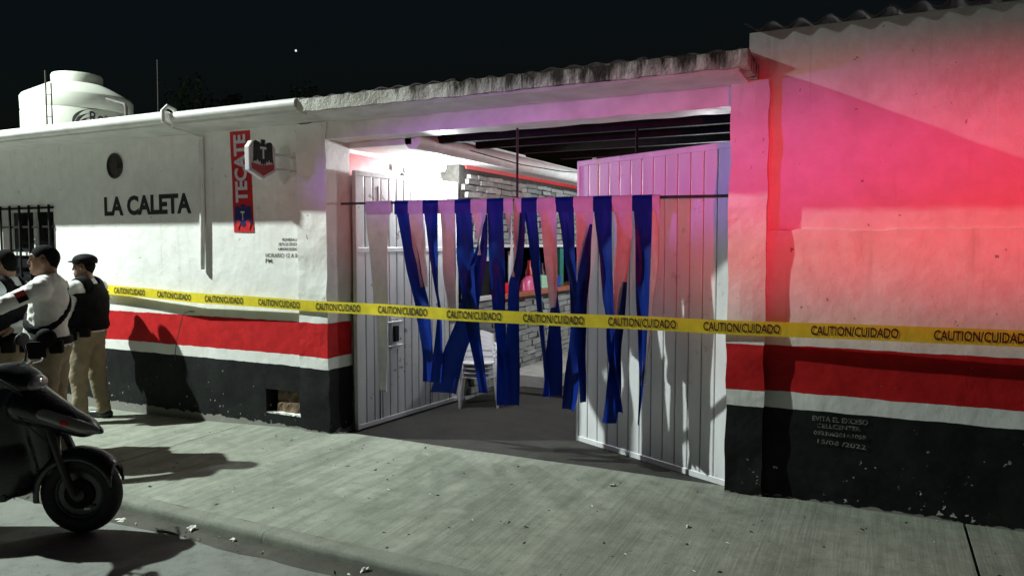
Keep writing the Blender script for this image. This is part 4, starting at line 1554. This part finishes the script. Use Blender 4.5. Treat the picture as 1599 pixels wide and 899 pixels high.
    def shirtf(P):
        d = np.maximum(torso(P, 0.013), 0.94 - P[..., 2])
        for s in (1, -1):
            d = smin(d, arm(P, s, 0.013, 0.93), 0.035)
        d = smin(d, cap(P, (-0.018, 0, 1.43), (-0.006, 0, 1.475), 0.072, 0.066), 0.02)
        d = d + folds(P, seed, 0.006) + creases(P, seed + 2, 0.0075, (30, 30, 44))
        return np.maximum(d, P[..., 2] - 1.492 - 0.25 * P[..., 0] * -1)
    V, F = nets(shirtf, lo, hi, 0.0115)
    sh = obj('shirt', V, F, shirt_m, g, True)

    def trousf(P):
        d = np.maximum(torso(P, 0.017), P[..., 2] - 1.0)
        for s in (1, -1):
            d = smin(d, leg(P, s, 0.022), 0.04)
            k, a = legs[s][1], legs[s][2]
            pk = (0.4 * legs[s][0][0] + 0.6 * k[0] - 0.005, 0.35 * legs[s][0][1] + 0.65 * k[1] + 0.072 * s, 0.66)
            d = smin(d, ell(P, pk, (0.075, 0.030, 0.10)), 0.015)
        d = d + (folds(P, seed + 9, 0.006, (11, 11, 24)) + creases(P, seed + 4, 0.006, (30, 30, 34))) * (1.3 - 0.6 * np.clip(P[..., 2], 0, 1))
        return np.maximum(np.maximum(d, P[..., 2] - 0.995), 0.055 - P[..., 2])
    V, F = nets(trousf, (-0.32, -0.34, 0.03), (0.36, 0.34, 1.03), 0.012)
    obj('trousers', V, F, 'khaki', g, True)
    for s in (1, -1):
        c = legs[s][2]
        V, F = nets(lambda P: foot(P, s, 0.010), (c[0] - 0.13, c[1] - 0.12, -0.012), (c[0] + 0.24, c[1] + 0.12, 0.25), 0.012)
        obj('boot', V, F, 'boot', g, True)

    def beltf(P):
        return np.maximum(torso(P, 0.030), np.abs(P[..., 2] - 0.985) - 0.030)
    V, F = nets(beltf, (-0.26, -0.28, 0.93), (0.28, 0.28, 1.04), 0.011)
    be = obj('belt', V, F, 'nylon', g, True)
    for (x, y, w, h_) in ((0.02, 0.215 * gx, 0.055, 0.10), (-0.10, 0.17 * gx, 0.045, 0.07), (0.04, -0.215 * gx, 0.06, 0.14), (0.12, 0.13, 0.04, 0.06)):
        box('pouch', x - w, x + w, y - 0.03, y + 0.03, 0.97 - h_, 1.0, 'nylon', be, 0.012)
    if vest:
        def vestf(P):
            d = np.maximum(torso(P, 0.042), np.maximum(P[..., 2] - 1.345 - 0.085 * np.clip((0.15 - np.abs(P[..., 1])) / 0.08, 0, 1), 0.985 - P[..., 2]))
            for s in (1, -1):
                d = np.minimum(d, np.maximum(torso(P, 0.030), np.maximum(np.abs(P[..., 1] - 0.105 * s) - 0.050, 1.30 - P[..., 2])))
                d = np.maximum(d, -arm(P, s, 0.024))
            d = np.maximum(d, -cap(P, (-0.015, 0, 1.40), (0.005, 0, 1.60), 0.078, 0.078))
            d = smin(d, ell(P, (0.145 * gx, 0.07, 1.12), (0.035, 0.06, 0.065)), 0.012)
            d = smin(d, ell(P, (0.145 * gx, -0.07, 1.12), (0.035, 0.06, 0.065)), 0.012)
            d = smin(d, ell(P, (-0.135 * gx, 0, 1.20), (0.025, 0.13, 0.13)), 0.012)
            for zz in (1.06, 1.13, 1.20, 1.27):
                d = d - 0.004 * np.clip(1 - np.abs(P[..., 2] - zz) / 0.012, 0, 1)
            return d + folds(P, seed + 3, 0.004)
        V, F = nets(vestf, (-0.32, -0.34, 0.96), (0.34, 0.34, 1.53), 0.0125)
        ve = obj('vest', V, F, 'nylon', g, True)
        box('radio', 0.09, 0.13, 0.10, 0.15, 1.24, 1.36, 'boot', ve, 0.008)
        tube('radio_aerial', [(0.11, 0.14, 1.35), (0.11, 0.145, 1.47)], 0.006, 'boot', ve, 6)
    if strap:
        def strapf(P):
            n = np.array((0.0, 0.62, 0.785), np.float32)
            d = np.abs((P - np.array((0, 0.02, 1.20), np.float32)) @ n) - 0.020
            return np.maximum(np.maximum(torso(P, 0.026), d), np.abs(P[..., 1]) - 0.24)
        V, F = nets(strapf, (-0.30, -0.30, 0.95), (0.30, 0.30, 1.53), 0.011)
        obj('sling_strap', V, F, 'nylon', g, True)
        V, F = nets(lambda P: ell(P, (-0.04, 0.205, 1.02), (0.075, 0.04, 0.075)), (-0.15, 0.13, 0.92), (0.08, 0.28, 1.12), 0.012)
        obj('sling_bag', V, F, 'nylon', g, True)
    if patch:
        a, b, c = L[1]
        a, b = Vector(a), Vector(b)
        d = (b - a).normalized()
        out = Vector((0, 1, 0)) - d * d.y
        out.normalize()
        t = d.cross(out)
        m = a + (b - a) * 0.42
        for k, mm in ((0, 'nylon'), (1, 'patch_red')):
            V = []
            c0 = m + t * (-0.022 + 0.040 * k)
            for w0 in (-1, 1):
                for w1 in (-1, 1):
                    V.append(tuple(c0 + t * 0.020 * w0 + d * 0.034 * w1 + out * 0.079))
                    V.append(tuple(c0 + t * 0.020 * w0 + d * 0.034 * w1 + out * 0.055))
            obj('sleeve_patch', V, [(0, 2, 6, 4), (1, 5, 7, 3), (0, 4, 5, 1), (2, 3, 7, 6), (0, 1, 3, 2), (4, 6, 7, 5)], mm, sh)
    return g


stand = [((0.025, 0.105, 0.49), (-0.02, 0.115, 0.09)), ((0.015, -0.105, 0.49), (-0.03, -0.12, 0.09))]
wide = [((0.035, 0.125, 0.49), (0.01, 0.15, 0.09)), ((0.0, -0.12, 0.49), (-0.06, -0.14, 0.09))]
person('officer in white shirt, black vest and dark cap seen from behind, nearest wall', (-3.12, -0.44, ground_z(-3.12, -0.44)), R(203),
       (((0.07, 0.275, 1.13), (0.27, 0.13, 1.10)), ((0.07, -0.275, 1.13), (0.28, -0.10, 1.12))), wide, R(10), 'shirt', True, True, 1.18, 11, 1.005)
person('officer in long-sleeved white shirt with belt, stretching one arm forward', (-1.88, -1.60, ground_z(-1.88, -1.60)), R(221),
       (((0.235, 0.255, 1.27), (0.49, 0.215, 1.235)), ((0.08, -0.27, 1.12), (0.30, -0.17, 1.06))), stand, R(2), 'shirt', False, False, 1.02, 23, 1.065, strap=True, patch=True)
person('officer in pale shirt and black vest at the left picture edge', (-2.46, -1.60, ground_z(-2.46, -1.60)), R(212),
       (((0.05, 0.275, 1.12), (0.25, 0.17, 1.02)), ((0.07, -0.27, 1.12), (0.28, -0.12, 1.08))), stand, R(-5), 'shirt_blue', True, False, 1.10, 37, 1.05)

# ================================================================== SCOOTER
SCO = thing('scooter', 'black motor scooter parked at the kerb, front wheel towards the gate', 'scooter', (-0.30, -2.40, -0.10), R(27), local=True)


def torus_geo(c, Rr, r, n=48, m=14, flat=1.0):
    V, F = [], []
    for i in range(n):
        t = 2 * math.pi * i / n
        for k in range(m):
            p = 2 * math.pi * k / m
            q = Rr + r * math.cos(p)
            V.append((c[0] + q * math.cos(t), c[1] + r * flat * math.sin(p), c[2] + q * math.sin(t)))
    for i in range(n):
        for k in range(m):
            F.append((i * m + k, i * m + (k + 1) % m, ((i + 1) % n) * m + (k + 1) % m, ((i + 1) % n) * m + k))
    return V, F


def ydisc(c, r, y0, y1, n=32):
    V, F = [], []
    for y in (y0, y1):
        for k in range(n):
            t = 2 * math.pi * k / n
            V.append((c[0] + r * math.cos(t), y, c[2] + r * math.sin(t)))
    F = [tuple(range(n)), tuple(range(2 * n - 1, n - 1, -1))] + [(k, n + k, n + (k + 1) % n, (k + 1) % n) for k in range(n)]
    return V, F


def wheel(name, cx):
    w = obj(name, *torus_geo((cx, 0, 0.258), 0.200, 0.058, flat=0.95), 'tyre', SCO, True)
    obj('rim', *torus_geo((cx, 0, 0.258), 0.150, 0.016, 40, 8, 2.2), 'scooter_grey', w, True)
    for k in range(5):
        t = 2 * math.pi * k / 5 + 0.3
        obj('spoke', *tube_geo([(cx + 0.03 * math.cos(t), 0, 0.258 + 0.03 * math.sin(t)), (cx + 0.148 * math.cos(t + 0.2), 0, 0.258 + 0.148 * math.sin(t + 0.2))], [0.022, 0.014], 8), 'scooter_grey', w, True)
    obj('rim_disc', *ydisc((cx, 0, 0.258), 0.150, -0.022, 0.022, 36), 'scooter_black', w)
    obj('hub', *ydisc((cx, 0, 0.258), 0.042, -0.05, 0.05, 20), 'scooter_grey', w)
    obj('brake_disc', *ydisc((cx, 0, 0.258), 0.095, -0.036, -0.032, 28), 'dark_steel', w)
    return w


fw = wheel('front_wheel', 0.0)
box('reflector_glint', 0.045, 0.085, -0.062, -0.056, 0.165, 0.180, 'plastic_white', fw, 0.004)  # white reflector piece that stands for a highlight on the wheel
wheel('rear_wheel', -1.27)


def sco(name, f, lo, hi, h, m, parent=None):
    V, F = nets(f, lo, hi, h)
    return obj(name, V, F, m, parent or SCO, True)


def fenderf(P):
    x, y, z = P[..., 0], P[..., 1], P[..., 2] - 0.258
    rr = np.sqrt(x * x + z * z)
    d = np.maximum(np.abs(np.sqrt((rr - 0.235) ** 2 + (y * 0.78) ** 2) - 0.062) - 0.007, 0.225 - rr)
    return np.maximum(np.maximum(d, 0.055 - z - 0.10 * (x < 0)), np.maximum(x - 0.235, -0.27 - x))


sco('front_fender', fenderf, (-0.33, -0.12, 0.20), (0.33, 0.12, 0.60), 0.009, 'scooter_black')
for s in (-1, 1):
    tube('fork_leg', [(0.0, 0.085 * s, 0.258), (-0.06, 0.085 * s, 0.42), (-0.17, 0.06 * s, 0.72)], [0.020, 0.024, 0.026], 'scooter_grey', SCO, 10)
tube('steering_column', [(-0.14, 0, 0.62), (-0.40, 0, 1.00)], 0.035, 'dark_steel', SCO, 10)


def beakf(P):
    Q = P.copy()
    Q[..., 1] = Q[..., 1] * 0.80
    d = cap(Q, (-0.30, 0, 0.83), (0.03, 0, 0.685), 0.135, 0.062)
    d = smin(d, cap(Q, (0.0, 0, 0.70), (0.135, 0, 0.655), 0.050, 0.018), 0.05)
    return np.maximum(d, -(P[..., 2] - (0.64 - 0.25 * (P[..., 0] + 0.1))))


cowl = sco('front_cowl', beakf, (-0.48, -0.22, 0.50), (0.20, 0.22, 1.02), 0.012, 'scooter_black')
for s in (-1, 1):
    def lensf(P):
        Q = P.copy()
        Q[..., 1] = Q[..., 1] * 0.80
        d = cap(Q, (-0.30, 0, 0.83), (0.03, 0, 0.685), 0.139, 0.066)
        d = smin(d, cap(Q, (0.0, 0, 0.70), (0.135, 0, 0.655), 0.054, 0.022), 0.05)
        e = cap(P, (-0.16, 0.12 * s, 0.795), (0.115, 0.045 * s, 0.672), 0.036, 0.040)
        return np.maximum(d, e)
    ln = sco('indicator_lens', lensf, (-0.25, -0.2, 0.58), (0.2, 0.2, 0.92), 0.010, 'lens', cowl)

    def redf(P):
        Q = P.copy()
        Q[..., 1] = Q[..., 1] * 0.80
        d = cap(Q, (-0.30, 0, 0.83), (0.03, 0, 0.685), 0.1415, 0.0685)
        return np.maximum(d, cap(P, (-0.045, 0.11 * s, 0.735), (0.0, 0.10 * s, 0.715), 0.022, 0.020))
    sco('lens_reflection', redf, (-0.12, -0.2, 0.62), (0.1, 0.2, 0.82), 0.008, 'lens_reflect_red', cowl)  # red reflection on the lens, made as a coloured patch


def shieldf(P):
    # curved apron from the steering head down to the floor board
    x, y, z = P[..., 0], P[..., 1], P[..., 2]
    xc = -0.335 + 0.16 * (y / 0.2) ** 2 * -1 - 0.10 * np.clip((0.55 - z) / 0.3, 0, 1) ** 2 + 0.10 * np.clip((0.6 - z) / 0.4, 0, 1)
    w = 0.20 - 0.09 * np.clip((z - 0.75) / 0.25, 0, 1) - 0.05 * np.clip((0.42 - z) / 0.2, 0, 1)
    d = np.maximum(np.abs(x - xc) - 0.045, np.abs(y) - w)
    d = np.maximum(d, np.maximum(z - 0.99, 0.26 - z))
    d = smin(d, cap(P, (-0.26, 0, 0.80), (-0.20, 0, 0.42), 0.11, 0.07), 0.05)
    return d


sco('leg_shield', shieldf, (-0.75, -0.28, 0.2), (0.05, 0.28, 1.05), 0.014, 'scooter_black')
for s in (-1, 1):
    tube('edge_trim', [(-0.50, 0.185 * s, 0.80), (-0.46, 0.205 * s, 0.60), (-0.47, 0.20 * s, 0.44), (-0.60, 0.185 * s, 0.33), (-0.90, 0.18 * s, 0.31)], 0.009, 'scooter_grey', SCO, 8)
for s in (-1, 1):
    tube('control_cable', [(-0.46, 0.15 * s, 1.05), (-0.36, 0.19 * s, 1.02), (-0.28, 0.13 * s, 0.92), (-0.27, 0.06 * s, 0.86)], 0.006, 'tyre', SCO, 6)
    tube('panel_seam', [(-0.36, 0.158 * s, 0.86), (-0.20, 0.150 * s, 0.70), (-0.12, 0.118 * s, 0.60)], 0.004, 'scooter_grey', SCO, 6)
box('number_plate', -0.175, -0.165, -0.07, 0.07, 0.50, 0.56, 'scooter_grey', SCO, 0.003)
box('floor_board', -1.0, -0.38, -0.17, 0.17, 0.25, 0.305, 'scooter_grey', SCO, 0.015)


def barcowl(P):
    d = ell(P, (-0.43, 0, 1.005), (0.15, 0.15, 0.095))
    d = smin(d, ell(P, (-0.32, 0, 0.965), (0.09, 0.12, 0.085)), 0.05)
    for s in (-1, 1):
        d = smin(d, cap(P, (-0.44, 0.08 * s, 1.02), (-0.49, 0.26 * s, 1.06), 0.060, 0.030), 0.05)
    return d


hb = sco('handlebar_cowl', barcowl, (-0.62, -0.34, 0.84), (-0.18, 0.34, 1.14), 0.013, 'scooter_black')
sco('headlight', lambda P: ell(P, (-0.262, 0, 0.965), (0.045, 0.095, 0.06)), (-0.33, -0.12, 0.88), (-0.20, 0.12, 1.05), 0.010, 'lens', hb)
for s in (-1, 1):
    tube('grip', [(-0.485, 0.24 * s, 1.06), (-0.53, 0.32 * s, 1.07)], 0.019, 'tyre', SCO, 10)
    lv = tube('brake_lever', [(-0.43, 0.22 * s, 1.065), (-0.40, 0.27 * s, 1.07), (-0.435, 0.34 * s, 1.075)], [0.009, 0.008, 0.007], 'chrome', SCO, 8)
    mr = tube('mirror_stalk', [(-0.46, 0.20 * s, 1.08), (-0.45, 0.20 * s, 1.14), (-0.47, 0.205 * s, 1.20)], 0.007, 'scooter_black', SCO, 8)
    sco('mirror', lambda P: ell(P, (-0.475, 0.20 * s, 1.225), (0.022, 0.070, 0.045)), (-0.52, 0.20 * s - 0.1, 1.155), (-0.43, 0.20 * s + 0.1, 1.295), 0.010, 'tyre', mr)
sco('rear_body', lambda P: smin(ell(P, (-1.17, 0, 0.60), (0.40, 0.165, 0.19)), cap(P, (-0.95, 0, 0.36), (-1.02, 0, 0.62), 0.10, 0.13), 0.06), (-1.65, -0.24, 0.2), (-0.7, 0.24, 0.86), 0.018, 'scooter_black')
sco('seat', lambda P: np.maximum(ell(P, (-1.12, 0, 0.80), (0.42, 0.14, 0.085)), 0.765 - P[..., 2] + 0.05 * (P[..., 0] + 1.1)), (-1.6, -0.2, 0.68), (-0.6, 0.2, 0.95), 0.016, 'tyre')
sco('tail_light', lambda P: ell(P, (-1.55, 0, 0.66), (0.05, 0.10, 0.05)), (-1.64, -0.14, 0.58), (-1.46, 0.14, 0.74), 0.014, 'lens_reflect_red')
tube('exhaust', [(-0.95, -0.16, 0.25), (-1.15, -0.19, 0.24), (-1.25, -0.20, 0.28), (-1.55, -0.21, 0.36)], [0.02, 0.03, 0.055, 0.05], 'chrome', SCO, 12)
tube('side_stand', [(-0.82, 0.10, 0.26), (-0.86, 0.24, 0.012)], 0.013, 'dark_steel', SCO, 8)
box('engine_block', -1.12, -0.92, -0.13, 0.13, 0.20, 0.36, 'amber', SCO, 0.02)

# ================================================================== SMALL THINGS
def crumple(name, x, y, z, s, m, label, seed):
    rg = random.Random(seed)
    bm = bmesh.new()
    bmesh.ops.create_icosphere(bm, subdivisions=2, radius=1.0)
    for v in bm.verts:
        k = 0.65 + 0.5 * noise.noise(v.co * 1.6 + Vector((seed, 0, 0)))
        v.co = Vector((v.co.x * s[0] * k, v.co.y * s[1] * k, max(-0.6, v.co.z) * s[2] * k))
    me = bpy.data.meshes.new(name)
    bm.to_mesh(me)
    bm.free()
    me.materials.append(M[m])
    o = bpy.data.objects.new(name, me)
    COL.objects.link(o)
    o.location = (x, y, z + s[2] * 0.35)
    o.rotation_euler = (0, 0, rg.uniform(0, 6))
    tag(o, label, 'litter', 'litter by the kerb and on the pavement')
    return o


crumple('paper_scrap', -0.24, -2.16, -0.098, (0.085, 0.05, 0.016), 'litter', 'flat white paper scrap beside the scooter front wheel', 1)
crumple('paper_scrap', 0.34, -2.10, -0.08, (0.055, 0.04, 0.024), 'litter', 'crumpled white scrap in the gutter right of the paper by the wheel', 2)
crumple('paper_scrap', 0.72, -2.11, -0.08, (0.03, 0.03, 0.014), 'litter', 'small pale crumb in the gutter between two bigger white scraps', 3)
crumple('paper_scrap', 1.72, -2.10, -0.08, (0.042, 0.024, 0.020), 'litter', 'white twisted scrap in the gutter at the bottom centre', 4)
crumple('paper_scrap', 2.573, -0.30, 0.0, (0.034, 0.022, 0.014), 'litter', 'white scrap on the pavement in front of the right gate', 5)
crumple('paper_scrap', 3.237, -0.82, -0.008, (0.030, 0.015, 0.012), 'litter', 'pale cigarette butt on the pavement below the right pilaster', 6)

rg = random.Random(12)
V, F = [], []
for k in range(420):
    if k < 190:
        x, y = rg.uniform(-4.5, 5.5), rg.uniform(-1.9, -0.03)
        z = ground_z(x, y) + 0.001
        s = rg.uniform(0.004, 0.013)
    else:
        x, y = rg.uniform(-2.5, 4.0), -2.09 - abs(rg.gauss(0, 0.05))
        z = -0.086
        s = rg.uniform(0.004, 0.012)
    a = rg.uniform(0, 6.28)
    c_, s_ = math.cos(a), math.sin(a)
    b = len(V)
    l2, w2, h2 = s * rg.uniform(1.0, 2.2), s * rg.uniform(0.5, 1.0), s * rg.uniform(0.2, 0.8)
    for (u, v, w) in ((-l2, 0, 0), (0, -w2, 0), (l2, 0, 0), (0, w2, 0), (0.2 * l2, 0.1 * w2, h2)):
        V.append((x + u * c_ - v * s_, y + u * s_ + v * c_, z + w))
    F += [(b, b + 1, b + 4), (b + 1, b + 2, b + 4), (b + 2, b + 3, b + 4), (b + 3, b, b + 4)]
fmm = []
for k in range(420):
    fmm += [1 if rg.random() < 0.25 else 0] * 4
o = obj('crumbs', V, F, ['dead_leaf', 'litter'], None, False, fmm)
tag(o, 'tiny dead leaves and crumbs scattered over pavement and gutter', 'crumbs', kind='stuff')

# a dark tree beyond the roofs
TR = thing('tree', 'dark tree crown barely showing above the roof against night sky', 'tree', (-14.2, 12.3, -0.1))
tube('trunk', [(-14.2, 12.3, -0.1), (-14.1, 12.3, 2.5), (-14.3, 12.4, 5.2)], [0.22, 0.17, 0.10], 'bark', TR, 10)
V, F = [], []
blobs = [(-14.2 + rg.uniform(-2.0, 2.0), 12.3 + rg.uniform(-1.5, 1.5), 5.6 + rg.uniform(-0.9, 0.9), rg.uniform(0.5, 0.9)) for _ in range(16)]
for bx_, by_, bz_, br_ in blobs:
    for k in range(150):
        d = Vector((rg.gauss(0, 1), rg.gauss(0, 1), rg.gauss(0, 1))).normalized() * br_ * rg.uniform(0.4, 1.05)
        p = Vector((bx_, by_, bz_)) + d
        a = Vector((rg.gauss(0, 1), rg.gauss(0, 1), rg.gauss(0, 1))).normalized() * 0.11
        b = a.cross(Vector((rg.gauss(0, 1), rg.gauss(0, 1), rg.gauss(0, 1)))).normalized() * 0.05
        i = len(V)
        V += [tuple(p - a), tuple(p + b), tuple(p + a), tuple(p - b)]
        F.append((i, i + 1, i + 2, i + 3))
obj('crown', V, F, 'leaf', TR)
# one bright star or planet
bm = bmesh.new()
bmesh.ops.create_icosphere(bm, subdivisions=2, radius=0.50)
me = bpy.data.meshes.new('star')
bm.to_mesh(me)
bm.free()
me.materials.append(M['star'])
o = bpy.data.objects.new('star', me)
COL.objects.link(o)
o.location = (4.26 - 0.654 * 400, -5.37 + 0.718 * 400, 1.75 + 0.24 * 400)
tag(o, 'single bright star in the dark sky above the left roof', 'star', kind='structure')
